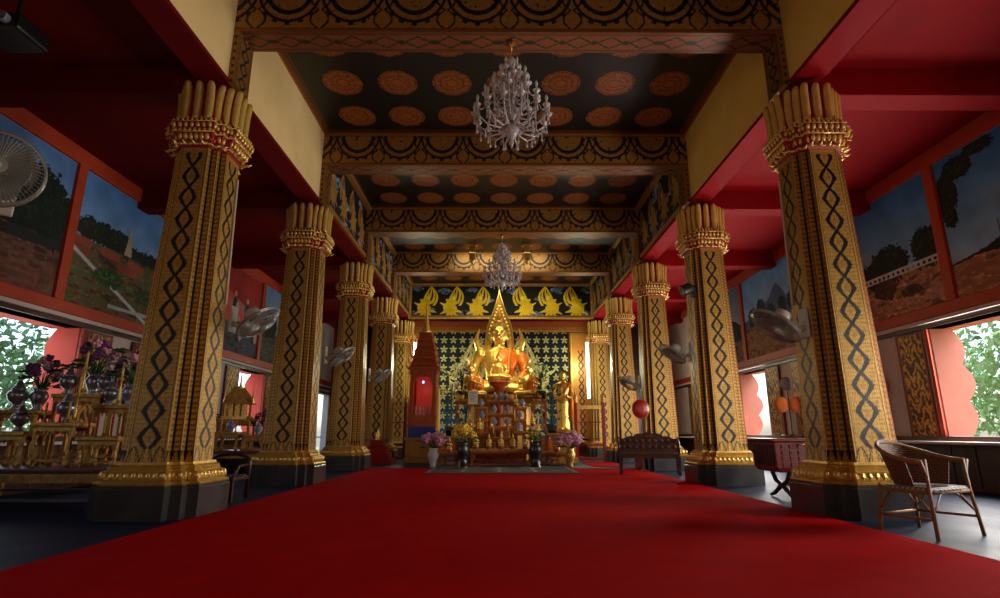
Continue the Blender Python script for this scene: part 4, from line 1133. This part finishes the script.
def weave(name, c1, c2, sc):
    m=bpy.data.materials.new(name); m.use_nodes=True; nt=m.node_tree; p=nt.nodes['Principled BSDF']
    tc=nt.nodes.new('ShaderNodeTexCoord'); w1=nt.nodes.new('ShaderNodeTexWave'); w1.inputs['Scale'].default_value=sc; w1.bands_direction='DIAGONAL'; w2=nt.nodes.new('ShaderNodeTexWave'); w2.inputs['Scale'].default_value=sc; w2.bands_direction='Z'
    nt.links.new(tc.outputs['Object'],w1.inputs['Vector']); nt.links.new(tc.outputs['Object'],w2.inputs['Vector'])
    mu=nt.nodes.new('ShaderNodeMath'); mu.operation='MULTIPLY'; nt.links.new(w1.outputs['Fac'],mu.inputs[0]); nt.links.new(w2.outputs['Fac'],mu.inputs[1])
    mx=nt.nodes.new('ShaderNodeMix'); mx.data_type='RGBA'; mx.inputs['A'].default_value=(*c1,1); mx.inputs['B'].default_value=(*c2,1); nt.links.new(mu.outputs[0],mx.inputs['Factor']); nt.links.new(mx.outputs['Result'],p.inputs['Base Color'])
    b=nt.nodes.new('ShaderNodeBump'); b.inputs['Strength'].default_value=.5; b.inputs['Distance'].default_value=.01; nt.links.new(mu.outputs[0],b.inputs['Height']); nt.links.new(b.outputs['Normal'],p.inputs['Normal']); p.inputs['Roughness'].default_value=.5
    return m
wick_m=weave('woven cane', rgb(70,42,20), rgb(150,98,50), 16); wick_s=weave('worn woven seat', rgb(90,66,48), rgb(214,200,184), 9)
wicker()

# ------------------------------------------------------------------ carved bench
def bench():
    t=thing('carved_bench',(3.13,11.75,.0121),'dark carved wooden bench with arched back at the carpet edge','bench',None,math.radians(-14))
    w,d,zs=.62,.24,.42
    for x in (-1,1):
        for y in (-1,1):
            b=MB(); X,Y=x*(w-.05),y*(d-.04); b.loft([[(X+a*r,Y+c*r,z) for a,c in ((-1,-1),(1,-1),(1,1),(-1,1))] for r,z in ((.028,0),(.034,.06),(.028,.12),(.036,.34),(.036,zs-.05))]); b.build('leg', M['dwood'], t)
    MB().box(-w,w,-d,d,zs-.03,zs+.01).build('seat', M['mwood'], t, bevel=.01)
    b=MB(); b.box(-w+.04,w-.04,-d+.03,-d+.06,zs-.1,zs-.03); b.box(-w+.04,w-.04,d-.06,d-.03,zs-.1,zs-.03); b.box(-w+.03,-w+.06,-d+.04,d-.04,zs-.1,zs-.03); b.box(w-.06,w-.03,-d+.04,d-.04,zs-.1,zs-.03); b.build('apron', M['dwood'], t)
    pts=[(-w,zs+.01),(w,zs+.01)]; top=[]
    for i in range(41):
        q=i/40; x=w-2*w*q; z=zs+.27+.12*math.sin(PI*q)**2+.03*abs(math.cos(6*PI*q))+ (.05 if i in (0,40) else 0); top.append((x,z))
    b=MB(); b.prism(pts+top,d-.06,d-.015); bk=b.build('backrest', M['dwood'], t)
    b=MB()
    for k in range(9):
        x=-w+.1+(2*w-.2)*k/8
        for zz in (.12,.24): b.ball((x,d-.062,zs+zz),(.05,.012,.045),8,0,6)
    b.ball((0,d-.062,zs+.33),(.12,.014,.05),12); b.build('carving', M['mwood'], bk, smooth=True)
    for s in (-1,1):
        b=MB(); b.tube([(s*(w-.03),d-.05,zs+.26),(s*(w-.03),0,zs+.24),(s*(w-.03),-d+.08,zs+.2),(s*(w-.03),-d+.04,zs+.12),(s*(w-.03),-d+.07,zs)],.024,8); b.build('armrest', M['dwood'], t, smooth=True)
bench()

# ------------------------------------------------------------------ red slatted chest on curved legs
def chest():
    t=thing('slatted_chest',(4.18,7.62,0),'dark red slatted wooden chest on curved crossed legs behind the wicker-chair column','chest',None,math.radians(2))
    w,d=.62,.30
    b=MB(); b.loft([[(a*(w-q),c*(d-q*.5),z) for a,c in ((-1,-1),(1,-1),(1,1),(-1,1))] for q,z in ((.04,.34),(0,.40),(-.01,.72))]); b.build('box', M['rwood'], t, bevel=.012)
    b=MB(); b.box(-w-.05,w+.05,-d-.04,d+.04,.72,.76); b.build('lid', M['rwood'], t, bevel=.012)
    for r in range(4):
        b=MB()
        for k in range(10): x=-w+.08+(2*w-.16)*k/10; b.box(x,x+.08,-d-.012-.002*r,-d+.0,.415+.075*r,.46+.075*r)
        b.build('slat_row', M['rwood'], t)
    for k in range(8):
        y=-d+.05+.066*k; MB().box(-w-.018,-w,y,y+.03,.42,.68).build('end_slat', M['dwood'], t)
    for x in (-.42,.42):
        for s in (-1,1):
            b=MB(); b.tube([(x,s*.24,.36),(x,s*.14,.22),(x,-s*.05,.14),(x,-s*.2,.05),(x,-s*.3,.02)],[.03,.03,.03,.026,.02],8); b.build('curved_leg', M['dwood'], t, smooth=True)
    b=MB(); b.tube([(-.42,0,.17),(.42,0,.17)],.02,8); b.build('stretcher', M['dwood'], t)
    for x in (-.3,.3):
        b=MB(); b.tube([(x-.05,-d-.05,.70),(x,-d-.075,.68),(x+.05,-d-.05,.70)],.008,6); b.build('handle', M['brass'], t, smooth=True)
chest()
# ------------------------------------------------------------------ low dark chair behind the urn column
t=thing('low_dark_chair',(-3.55,7.45,0),'low dark wooden chair with rounded back tucked behind the gilded column','chair',None,math.radians(180))
b=MB(); n=14; b.tube([(-.25,-.2,0),(-.26,-.2,.46)]+[(-.26*math.cos(PI*k/n),-.2,.46+.1*math.sin(PI*k/n)) for k in range(1,n)]+[(.26,-.2,.46),(.25,-.2,0)],.025,8); b.build('back_frame', M['dwood'], t, smooth=True)
MB().box(-.23,.23,-.21,-.19,.3,.5).build('backrest', M['black'], t, bevel=.01)
MB().box(-.27,.27,-.2,.25,.24,.29).build('seat', M['dwood'], t, bevel=.012)
for x in (-.24,.24): MB().box(x-.022,x+.022,.2,.244,0,.24).build('leg', M['dwood'], t)
for x in (-.25,.25): MB().tube([(x,-.2,.42),(x,.1,.42),(x,.22,.27)],.02,8).build('armrest', M['dwood'], t, smooth=True)
# red rounded chair at the very edge
t=thing('red_round_chair',(-4.86,4.75,0),'red round-backed chair cut off by the picture edge in front of the dark table','chair',None,math.radians(-90))
b=MB(); b.tube([(-.24,.22,0),(-.25,.22,.4)]+[(-.25*math.cos(PI*k/n),.22,.42+.25*math.sin(PI*k/n)) for k in range(n+1)]+[(.25,.22,.4),(.24,.22,0)],.022,8); b.build('back_frame', M['frame'], t, smooth=True)
b=MB(); b.lathe([(.26,.40),(.27,.42),(.25,.44)],n=24); b.build('seat', M['frame'], t)
for x in (-.18,.18): MB().tube([(x*1.2,-.24,0),(x,-.16,.41)],.02,8).build('leg', M['frame'], t)
for k in (-.1,0,.1): MB().tube([(k,.22,.44),(k,.22,.42+.25*math.sqrt(1-(k/.25)**2))],.01,6).build('back_spindle', M['frame'], t)

# ------------------------------------------------------------------ offering tables in the left aisle
def big_table(cx,cy,w,d,h,label):
    t=thing('long_black_table',(cx,cy,0),label,'table')
    b=MB(); b.box(-w/2,w/2,-d/2,d/2,h-.05,h); b.build('tabletop', M['mwood'], t, bevel=.01)
    for q in (-d/2+.02,d/2-.05): MB().box(-w/2+.03,w/2-.03,q,q+.03,h-.15,h-.05).build('apron', M['dgold'], t)
    for x in (-1,1):
        for y in (-1,1):
            X,Y=x*(w/2-.08),y*(d/2-.08); b=MB(); b.tube([(X,Y,h-.06),(X-x*.01,Y,h*.6),(X+x*.0,Y,h*.2),(X+x*.05,Y,.0)],[.06,.035,.03,.045],8); b.build('leg', M['dgold'], t, smooth=True)
    for q in (-d/2+.06,d/2-.1): MB().box(-w/2+.08,w/2-.08,q,q+.04,.1,.13).build('rail', M['silver'], t)
TH=.45
big_table(-5.35,6.95,2.3,1.3,TH,'dark low table carrying the silver urns, flowers and red candles')
G2='small gilded tables on the urn table'
ts=[]
for (x,y,w,h,l) in ((-4.62,6.75,.5,.34,'small gilded stand on the urn table, next to the gilded column'),(-5.12,6.7,.5,.5,'small gilded stand on the urn table, in the middle row'),(-4.75,7.15,.55,.72,'taller gilded stand at the back of the urn table by the column'),
                  (-5.3,7.2,.6,.86,'tallest gilded stand at the back of the urn table'),(-5.65,6.7,.45,.40,'small dark gilded stand on the urn table by the bright window'),(-5.95,7.15,.5,.66,'gilded stand at the window end of the urn table')):
    altar_table(w,.36,h,(x,y,TH),l,G2); ts.append((x,y,TH+h))
SU=[(.05,0),(.075,.01),(.04,.05),(.04,.08),(.10,.13),(.125,.2),(.11,.25),(.07,.27)]
SL=[(.08,.27),(.085,.285),(.05,.33),(.035,.38),(.022,.40),(.03,.42),(.012,.46),(.001,.52)]
u0=None
for (k,dx,l,sc) in ((3,-.24,'silver lidded urn on the tallest gilded stand, window side',1.),(3,.24,'silver lidded urn on the tallest gilded stand, column side',.95),(2,-.2,'silver lidded urn on the tall stand nearest the column',.9),(5,-.17,'silver lidded urn at the window end of the urn table',1.1),(1,0,'silver lidded urn on the middle-row gilded stand',1.),(4,0,'dark silver urn on the small stand by the bright window',.9)):
    x,y,z=ts[k]
    if u0 is None: u0=lathe_thing('silver_urn',SU,'silver',(x+dx,y,z),l,'urn','silver urns in the aisle',[('lid',SL,'silver')]); u0.scale=(.85,)*3
    else: dup(u0,(x+dx,y,z),l,None,None,sc*.85)
# slender silver swan-neck vases by the column
b0=None
for x,y,z,l in ((ts[2][0]+.2,ts[2][1]+.1,ts[2][2],'tall wavy silver swan-neck vase on the stand beside the column'),(ts[2][0]+.22,ts[2][1]-.11,ts[2][2],'short wavy silver swan-neck vase at the edge of the column')):
    t=thing('swan_neck_vase',(x,y,z),l,'vase'); k=1 if b0 is None else .75; b0=1
    MB().lathe([(.05*k,0),(.06*k,.01),(.05*k,.06*k),(.08*k,.14*k),(.05*k,.2*k)],n=14).build('body', M['silver'], t, smooth=True)
    MB().tube([(0,0,.18*k),(-.06*k,0,.26*k),(.03*k,0,.36*k),(.05*k,0,.44*k),(-.02*k,0,.5*k),(-.06*k,0,.48*k)],[.03*k,.025*k,.02*k,.022*k,.018*k,.006],8).build('neck', M['silver'], t, smooth=True)
# candles: red and yellow
c1=None
for k in range(9):
    x,y,z=ts[0] if k<5 else ts[1]; i=k if k<5 else k-5
    xx=x-.18+.09*i; l=('red candle number row on' if 0 else '')+['red candle','red candle','yellow candle','red candle','yellow candle','yellow candle','red candle','red candle','yellow candle'][k]
    pos=['window end','window end but one','middle','column end but one','column end'][i] if k<5 else ['window end','second from the window end','second from the column end','column end'][i]
    lb='%s at the %s of the %s' % (l,pos,'stand next to the column' if k<5 else 'middle-row stand')
    t=thing('slim_candle',(xx,y-.08,z),lb,'candle','slim candles on the urn table')
    MB().lathe([(.028,0),(.03,.008),(.012,.02),(.016,.04)],n=10).build('holder', M['brass'], t, smooth=True)
    MB().lathe([(.012,.03),(.012,.22),(.004,.235)],n=8).build('wax_stick', M['candle' if 'red' in l else 'wax'], t)
# flowers over the urns
def orchid(loc,label,seed,r=.3,h=.38,nb=10):
    bouquet('orchid_vase',loc,label,M['silver'],[(r_*.8,z*.7) for r_,z in VASE],[M['purple'],M['purple'],M['pink']],nb,r,h,.06,'leaf',None,'blossom',34,seed)
orchid((ts[3][0]-.0,ts[3][1]+.12,ts[3][2]),'purple orchids and green leaves on the tallest stand among the silver urns',11,.22,.42,12)
orchid((ts[5][0]+.02,ts[5][1]+.1,ts[5][2]),'purple orchids against the bright window at the end of the urn table',12,.2,.38,12)
orchid((ts[2][0]-.02,ts[2][1]+.12,ts[2][2]-.0),'pink and purple orchids with broad leaves below the carved shutter',13,.2,.36,10)
# tall gilt candle stands
g0=None
for x,y,z,l in ((ts[2][0]+.0,ts[2][1]-.12,ts[2][2],'slim gilt stick on the tall stand beside the column'),(ts[3][0]+.05,ts[3][1]-.14,ts[3][2],'slim gilt stick between the urns on the tallest stand'),(ts[1][0]+.18,ts[1][1]-.1,ts[1][2],'slim gilt stick on the middle-row stand'),(ts[0][0]+.2,ts[0][1]+.1,ts[0][2],'slim gilt stick on the low stand next to the column')):
    if g0 is None:
        g0=thing('gilt_candlestick',(x,y,z),l,'candlestick','gilt candlesticks on the urn table')
        MB().lathe([(.045,0),(.05,.01),(.02,.03),(.012,.08),(.02,.12),(.012,.16),(.012,.3),(.026,.32),(.022,.34)],n=12).build('stick', M['gold'], g0, smooth=True)
        MB().lathe([(.013,.33),(.013,.52),(.002,.54)],n=8).build('wax_stick', M['wax'], g0)
    else: dup(g0,(x,y,z),l)

# second offering group between the first two columns
big_table(-5.25,11.3,1.9,1.0,.5,'dark low table carrying the gilded model temple between two columns')
t2=[]
for x,y,w,h,l in ((-5.75,11.1,.5,.35,'small gilded stand on the model-temple table, window end'),(-5.2,11.05,.5,.35,'small gilded stand on the model-temple table, in the middle'),(-4.68,11.1,.45,.3,'small gilded stand on the model-temple table, column end'),(-5.3,11.5,.7,.6,'broad gilded stand under the model temple')):
    altar_table(w,.36,h,(x,y,.5),l,'small gilded tables under the model temple'); t2.append((x,y,.5+h))
x,y,z=t2[3]; t=thing('model_temple',(x,y,z),'small gilded model temple with spires on the offering table between two columns','model')
b=MB(); b.box(-.26,.26,-.16,.16,0,.06); 
for xx in (-.2,-.07,.07,.2): b.box(xx-.02,xx+.02,-.13,-.1,.06,.3); b.box(xx-.02,xx+.02,.1,.13,.06,.3)
b.box(-.15,.15,-.08,.08,.06,.3); b.build('body', M['gold'], t)
b=MB(); b.prism([(-.3,.3),(.3,.3),(0,.55)],-.17,.17); b.prism([(-.2,.42),(.2,.42),(0,.66)],-.2,.2); b.build('roof', M['dgold'], t)
for xx,hh in ((0,.55),(-.28,.35),(.28,.35)):
    MB().lathe([(.04,.3 if xx else .6),(.05,.34 if xx else .64),(.02,.34+hh*.3 if xx else .7),(.012,.34+hh*.6 if xx else .85),(.001,.34+hh if xx else 1.15)],c=(xx,0,0),n=10).build('spire', M['gold'], t, smooth=True)
for k,l in ((0,'white-bodied jar with lid on the model-temple table, window end'),(1,'white-bodied jar with lid on the model-temple table, in the middle'),(2,'white-bodied jar with lid on the model-temple table, column end')):
    x,y,z=t2[k]; dup(urn0,(x,y,z),l,None,'lidded jars by the model temple')
for k in range(6):
    x,y,z=t2[k//2]; l='short %s candle on the model-temple table, %s of the %s stand'%('red' if k%2 else 'yellow','far side' if k%2 else 'near side',['window-end','middle','column-end'][k//2])
    t=thing('slim_candle',(x-.14+.28*(k%2),y-.08,z),l,'candle','slim candles by the model temple')
    MB().lathe([(.028,0),(.03,.008),(.012,.02),(.016,.04)],n=10).build('holder', M['brass'], t, smooth=True)
    MB().lathe([(.012,.03),(.012,.24),(.004,.25)],n=8).build('wax_stick', M['candle' if k%2 else 'wax'], t)
bouquet('flower_vase',(-4.7,11.5,.5),'dark leafy bouquet in a gold vase on the model-temple table',M['gold'],VASE,[M['purple']],6,.2,.4,.05,'dleaf',None,'blossom',40,21)
bouquet('flower_vase',(-5.95,11.5,.5),'tall leafy bouquet beside the model temple near the window',M['gold'],VASE,[M['purple']],6,.2,.45,.05,'dleaf',None,'blossom',40,22)

# red chest of offerings at the far end by the fourth column
t=thing('red_stepped_stand',(PX(378,15.6,.6),15.6,0),'small red stepped stand between the third and fourth columns','stand')
for k in range(4): MB().box(-.45+.09*k,.45-.09*k,-.3+.05*k,.3-.05*k,.16*k,.16*(k+1)).build('step', M['lacq'], t, bevel=.01)
MB().lathe([(.06,.64),(.07,.66),(.03,.7),(.06,.78),(.02,.9),(.001,1.0)],n=12).build('finial', M['gold'], t, smooth=True)

# framed picture on the pale wall
t=thing('framed_picture',(XL+.02,0,0),'small framed picture in brown frame on the pale wall beside the urn column','picture')
yc,zc=10.05,1.95
MB().box(0,.03,yc-.26,yc+.26,zc-.36,zc+.36).build('frame', M['rwood'], t, bevel=.012)
def pic(Sx,T):
    a=canvas(Sx,(150,120,100)); put(a,(T<.25),(90,60,50)); put(a,ell(Sx,T,.2,.36,.09,.12),(190,150,120)); put(a,ell(Sx,T,.2,.14,.16,.16),(150,80,40)); return a
paint('picture',(.034,yc-.2,zc-.3),(0,1,0),(0,0,1),.4,.6,30,40,pic,VP,t)

# ------------------------------------------------------------------ landscape murals (painted wall panels)
def base_sky(Sx,T,top,bot):
    top=tuple(min(255,c*1.28+8) for c in top); bot=tuple(min(255,c*1.18+8) for c in bot)
    h=T.max(); a=canvas(Sx,bot); k=(T/h)[...,None]; a[...,:3]=np.array(bot)/255*(1-k)+np.array(top)/255*k
    n=vnoise(Sx*.9+5,T*2.4,31,4); put(a,np.clip((n-.5)*2.2,0,.6),(150,166,184)); return a
def ground(a,Sx,T,hz,c1,c2,seed):
    e=hz+.10*(vnoise(Sx*1.7,Sx*0,seed,4)-.5); g=T<e; put(a,g,c1); n=vnoise(Sx*4,T*11,seed+3,5); put(a,g*np.clip((n-.46)*7,0,1),c2); put(a,g*np.clip((.42-n)*7,0,1),tuple(c*.6 for c in c1)); n2=vnoise(Sx*12,T*26,seed+9,3); put(a,g*np.clip((n2-.55)*6,0,.7),tuple(min(255,c*1.35) for c in c1)); return e
def treeline(a,Sx,T,blobs,c=(24,34,26)):
    n=vnoise(Sx*9,T*9,3,4)
    for x,y,rx,ry in blobs:
        d=((Sx-x)/rx)**2+((T-y)/ry)**2
        f=vnoise(Sx*26,T*26,13,3); put(a,d+ (f-.5)*1.1 < .5+n*.9-.1,c); put(a,(d<.5)&(f>.56),tuple(v*1.6 for v in c))
def mL0(S_,T):
    a=base_sky(S_,T,(60,92,138),(120,136,150)); h=T.max()
    put(a,T<.95+1.1*np.exp(-((S_-1.5)/.75)**2)+.04*vnoise(S_*6,T*0,4),(34,32,34)); ground(a,S_,T,.85,(110,72,56),(70,50,40),6)
    treeline(a,S_,T,[(2.85,1.45,.5,.45),(3.2,1.2,.5,.5),(2.6,1.1,.4,.3)]); put(a,(np.abs(T-.62-.05*S_)<.08),(40,44,42)); put(a,T<.35,(120,72,58),0,.5); return a
def mL1(S_,T):
    a=base_sky(S_,T,(54,92,140),(128,150,170)); treeline(a,S_,T,[(.3+.35*k,1.28-.05*k+.06*(k%3),.35,.22) for k in range(10)],(30,38,30))
    ground(a,S_,T,1.1,(104,80,56),(72,92,52),16)
    put(a,(T<1.12-.04*S_)&(T>.98-.04*S_)&(np.sin(S_*9)>-.5),(150,76,56)); put(a,(T<.95)&(T>.78)&(np.sin(S_*5+1)>.2),(140,70,52))
    for x,z in ((1.3,1.32),(2.4,1.25)): put(a,(np.abs(S_-x)<.07*(1-(T-z)/.4))&(T>z-.2)&(T<z+.4),(170,150,130))
    put(a,np.abs(T-(.9-.42*S_))<.035,(186,190,186)); put(a,(np.abs(T-.12-.02*S_)<.03)&(S_>1),(170,176,176)); treeline(a,S_,T,[(.9,.6,.4,.16),(2.1,.5,.5,.16),(3.0,.62,.4,.2)],(52,70,40)); return a
def mL2(S_,T):
    a=base_sky(S_,T,(150,44,36),(176,70,52)); put(a,T>1.9-.25*S_,(120,20,20),0,.6); ground(a,S_,T,.75,(86,74,76),(60,70,84),26)
    for x,z,k in ((.5,1.2,.3),(1.2,1.15,.35),(1.9,1.2,.3),(2.6,1.1,.34),(.9,.6,.3),(2.2,.55,.35),(3.1,.6,.3)):
        put(a,ell(S_,T,x,z,.12*k/.3,.24*k/.3),(44,44,52)); put(a,ell(S_,T,x,z+.3*k/.3,.06,.07),(190,160,140)); put(a,ell(S_,T,x+.16,z-.05,.1,.16),(180,150,140))
    return a
def mL3(S_,T):
    a=base_sky(S_,T,(70,96,130),(150,150,150)); ground(a,S_,T,.9,(92,86,76),(60,62,60),36); treeline(a,S_,T,[(.6,1.1,.5,.4),(2.4,1.2,.7,.4)]); return a
def mR0(S_,T):
    a=base_sky(S_,T,(34,84,142),(136,168,188)); put(a,T<.5+.5*np.exp(-((S_-1.2)/1.2)**2)+.05*vnoise(S_*7,T*0,4),(40,34,34)); ground(a,S_,T,.5,(176,128,100),(150,100,78),46)
    treeline(a,S_,T,[(3.0,1.95,.32,.2),(3.3,1.6,.26,.34),(3.25,1.25,.14,.2),(2.6,2.1,.3,.12)],(30,42,36)); put(a,(S_>2.5)&(S_<2.53)&(T<.95),(90,96,96)); return a
def mR1(S_,T):
    a=base_sky(S_,T,(36,84,140),(134,166,184)); e=ground(a,S_,T,.72,(182,134,108),(152,104,82),56)
    treeline(a,S_,T,[(.25,.98,.35,.36),(1.15,.92,.55,.38),(1.5,.85,.4,.28),(2.3,.85,.4,.4),(2.9,.9,.4,.34)],(26,38,32))
    put(a,(T>.68)&(T<.80)&(S_<1.9)&((np.sin(S_*52)>.1)|(T>.765)|(T<.705)),(196,204,204)); treeline(a,S_,T,[(1.3,.5,.3,.2),(.7,.35,.25,.1),(2.4,.3,.4,.12),(3.0,.5,.3,.16)],(70,54,44)); return a
def mR2(S_,T):
    a=base_sky(S_,T,(70,118,176),(150,180,200)); put(a,T<1.0+.62*np.exp(-((S_-1.5)/.42)**2)+.25*np.exp(-((S_-2.3)/.5)**2)+.1*vnoise(S_*6,T*0,5),(72,98,142)); ground(a,S_,T,.85,(150,112,78),(122,92,64),66)
    treeline(a,S_,T,[(2.9,1.05,.3,.3),(2.4,1.1,.3,.4),(1.9,1.0,.3,.25),(1.3,1.05,.2,.3),(.8,1.15,.25,.3),(.3,1.0,.4,.3)],(26,42,56)); return a
def mR3(S_,T):
    a=base_sky(S_,T,(60,84,120),(150,160,166)); put(a,T<.9+.5*vnoise(S_*1.3,T*0,8),(38,42,48)); ground(a,S_,T,.6,(128,92,72),(88,70,60),76); treeline(a,S_,T,[(1.2,1.0,.5,.4),(2.4,.9,.5,.3)]); return a
for X,sg,fns in ((XL,1,((mL0,'landscape mural with a dark hill under a grey-blue sky beside the round fan'),(mL1,'landscape mural of a walled town among trees with a pale road'),(mL2,'red-toned mural of temple figures between the first two columns'),(mL3,'dim landscape mural far down the offering-table aisle'))),
                 (XR,-1,((mR0,'landscape mural with an overhanging tree and rocky hill under deep blue sky'),(mR1,'landscape mural with dark trees and a white fence on sandy ground'),(mR2,'landscape mural with a blue pointed mountain behind the tilted fan'),(mR3,'dim landscape mural far down the bench aisle')))):
    for k,(fn,l) in enumerate(fns):
        y0=4.6+3.6*k+.10
        o=paint('landscape_mural',(X+sg*.012,y0,2.83),(0,1,0),(0,0,1),3.4,2.2,260,170,fn,VP); tag(o,l,'mural')

# ------------------------------------------------------------------ outside: ground and trees
struct(MB().box(-30,XL-.5,-8,40,-.14,-.1).box(XR+.5,30,-8,40,-.14,-.1).build('ground_outside', mat('garden ground', rgb(150,160,110), .9, 0, .3, .8)))
fol = mat('sunlit foliage', rgb(150,196,130), .6, 0, .5, 2.5)
def tree(x,y,r,h,label,seed):
    rnd=random.Random(seed); t=thing('garden_tree',(x,y,-.1),label,'tree','garden trees outside the windows')
    MB().tube([(0,0,0),(.1,0,h*.4),(0,.1,h*.7)],[.16,.12,.06],8).build('trunk', M['mwood'], t)
    b=MB()
    for k in range(2600):
        v=Vector((rnd.gauss(0,1),rnd.gauss(0,1),rnd.gauss(0,1))).normalized()*r*(.55+.45*rnd.random()); c=Vector((0,0,h*.55))+Vector((v.x,v.y,v.z*h*.5/r))
        d=Vector((rnd.gauss(0,1),rnd.gauss(0,1),rnd.gauss(0,1))).normalized(); s=d.cross(v).normalized(); z=rnd.uniform(.05,.12)
        b.add([c,c+d*z+s*z*.5,c+d*z*2,c+d*z-s*z*.5],[(0,1,2,3)])
    b.build('foliage', fol, t)
k=0
for s,x0,nm in ((-1,XL-2.6,'urn-table'),(1,XR+2.6,'wicker-chair')):
    for y,yn in ((9.4,'first'),(13.0,'second')):
        tree(x0+(s*.5 if k%2 else 0),y,1.5,3.4,'sunlit green tree outside, %s seen through the bright window on the %s side'%(yn,nm),k); k+=1

# ------------------------------------------------------------------ light
W=bpy.data.worlds.new('World'); S.world=W; W.use_nodes=True; nt=W.node_tree; bg=nt.nodes['Background']
sky=nt.nodes.new('ShaderNodeTexSky'); sky.sky_type='NISHITA'; sky.sun_disc=False; sky.sun_elevation=math.radians(50); sky.sun_rotation=math.radians(120); sky.air_density=1; sky.dust_density=2
nt.links.new(sky.outputs[0],bg.inputs[0]); bg.inputs[1].default_value=.5
def area(loc,rot,sx,sy,e,c=(1,1,1),name='light'):
    l=bpy.data.lights.new(name,'AREA'); l.shape='RECTANGLE'; l.size=sx; l.size_y=sy; l.energy=e; l.color=c
    o=bpy.data.objects.new(name,l); COL.objects.link(o); o.location=loc; o.rotation_euler=rot; return o
sun=bpy.data.lights.new('sun','SUN'); sun.energy=1.8; sun.angle=.02; sun.color=(1,.95,.85); so=bpy.data.objects.new('sun',sun); COL.objects.link(so); so.rotation_euler=(math.radians(-20),math.radians(30),0)
for k,y in enumerate(WY):
    if k==0: continue
    area((XR-.02,y,1.65),(0,math.radians(90),0),1.6,1.5,150,(1,.96,.9),'window_light')
    area((XL-.55,y,1.65),(0,math.radians(-90),0),1.6,1.5,12,(.86,.93,1.0),'window_light')
area((XR+.55,4.4,1.65),(0,math.radians(90),0),1.6,1.5,210,(1,.95,.86),'window_light')
area((0.2,YF+.1,2.6),(math.radians(90),0,0),5,3.5,62,(1,.9,.75),'entrance_light')
area((XC,11.5,.9),(math.radians(180),0,0),4.,11,27,(1,.85,.5),'added_bounce_fill')  # added upward fill hanging in mid-air, stands in for bounced light
for s in (-1,1):
    l=bpy.data.lights.new('tube_glow','POINT'); l.energy=80; l.color=(.86,1,.66); l.shadow_soft_size=.15; o=bpy.data.objects.new('tube_glow',l); COL.objects.link(o); o.location=(XC+s*2.9,20.05,3.3)
sp=bpy.data.lights.new('statue_spot','SPOT'); sp.energy=900; sp.color=(1,.86,.55); sp.spot_size=math.radians(38); sp.spot_blend=.6; sp.shadow_soft_size=.25
o=bpy.data.objects.new('statue_spot',sp); COL.objects.link(o); o.location=(.1,14.6,5.6); o.rotation_euler=(math.radians(52),0,0)
area((XC,18.4,6.3),(0,0,0),3,1.5,60,(1,.95,.7),'altar_top_light')
area((XC,16.2,6.35),(math.radians(35),0,0),3,.6,30,(1,.95,.7),'altar_top_light')

# ------------------------------------------------------------------ camera
cam=bpy.data.cameras.new('camera'); cam.sensor_width=36; cam.lens=36*FPX/1000; cam.clip_end=200
co=bpy.data.objects.new('camera',cam); COL.objects.link(co); co.location=(0,0,HC)
co.rotation_euler=(math.radians(90)+math.atan(134/550.),0,-math.atan(3/550.*.97)); S.camera=co
S.view_settings.view_transform='Standard'; S.view_settings.look='None'; S.view_settings.exposure=0
S.cycles.use_denoising=True; S.cycles.max_bounces=7; S.cycles.diffuse_bounces=4; S.cycles.glossy_bounces=4; S.cycles.transmission_bounces=4; S.cycles.caustics_reflective=False; S.cycles.caustics_refractive=False; S.cycles.sample_clamp_indirect=4
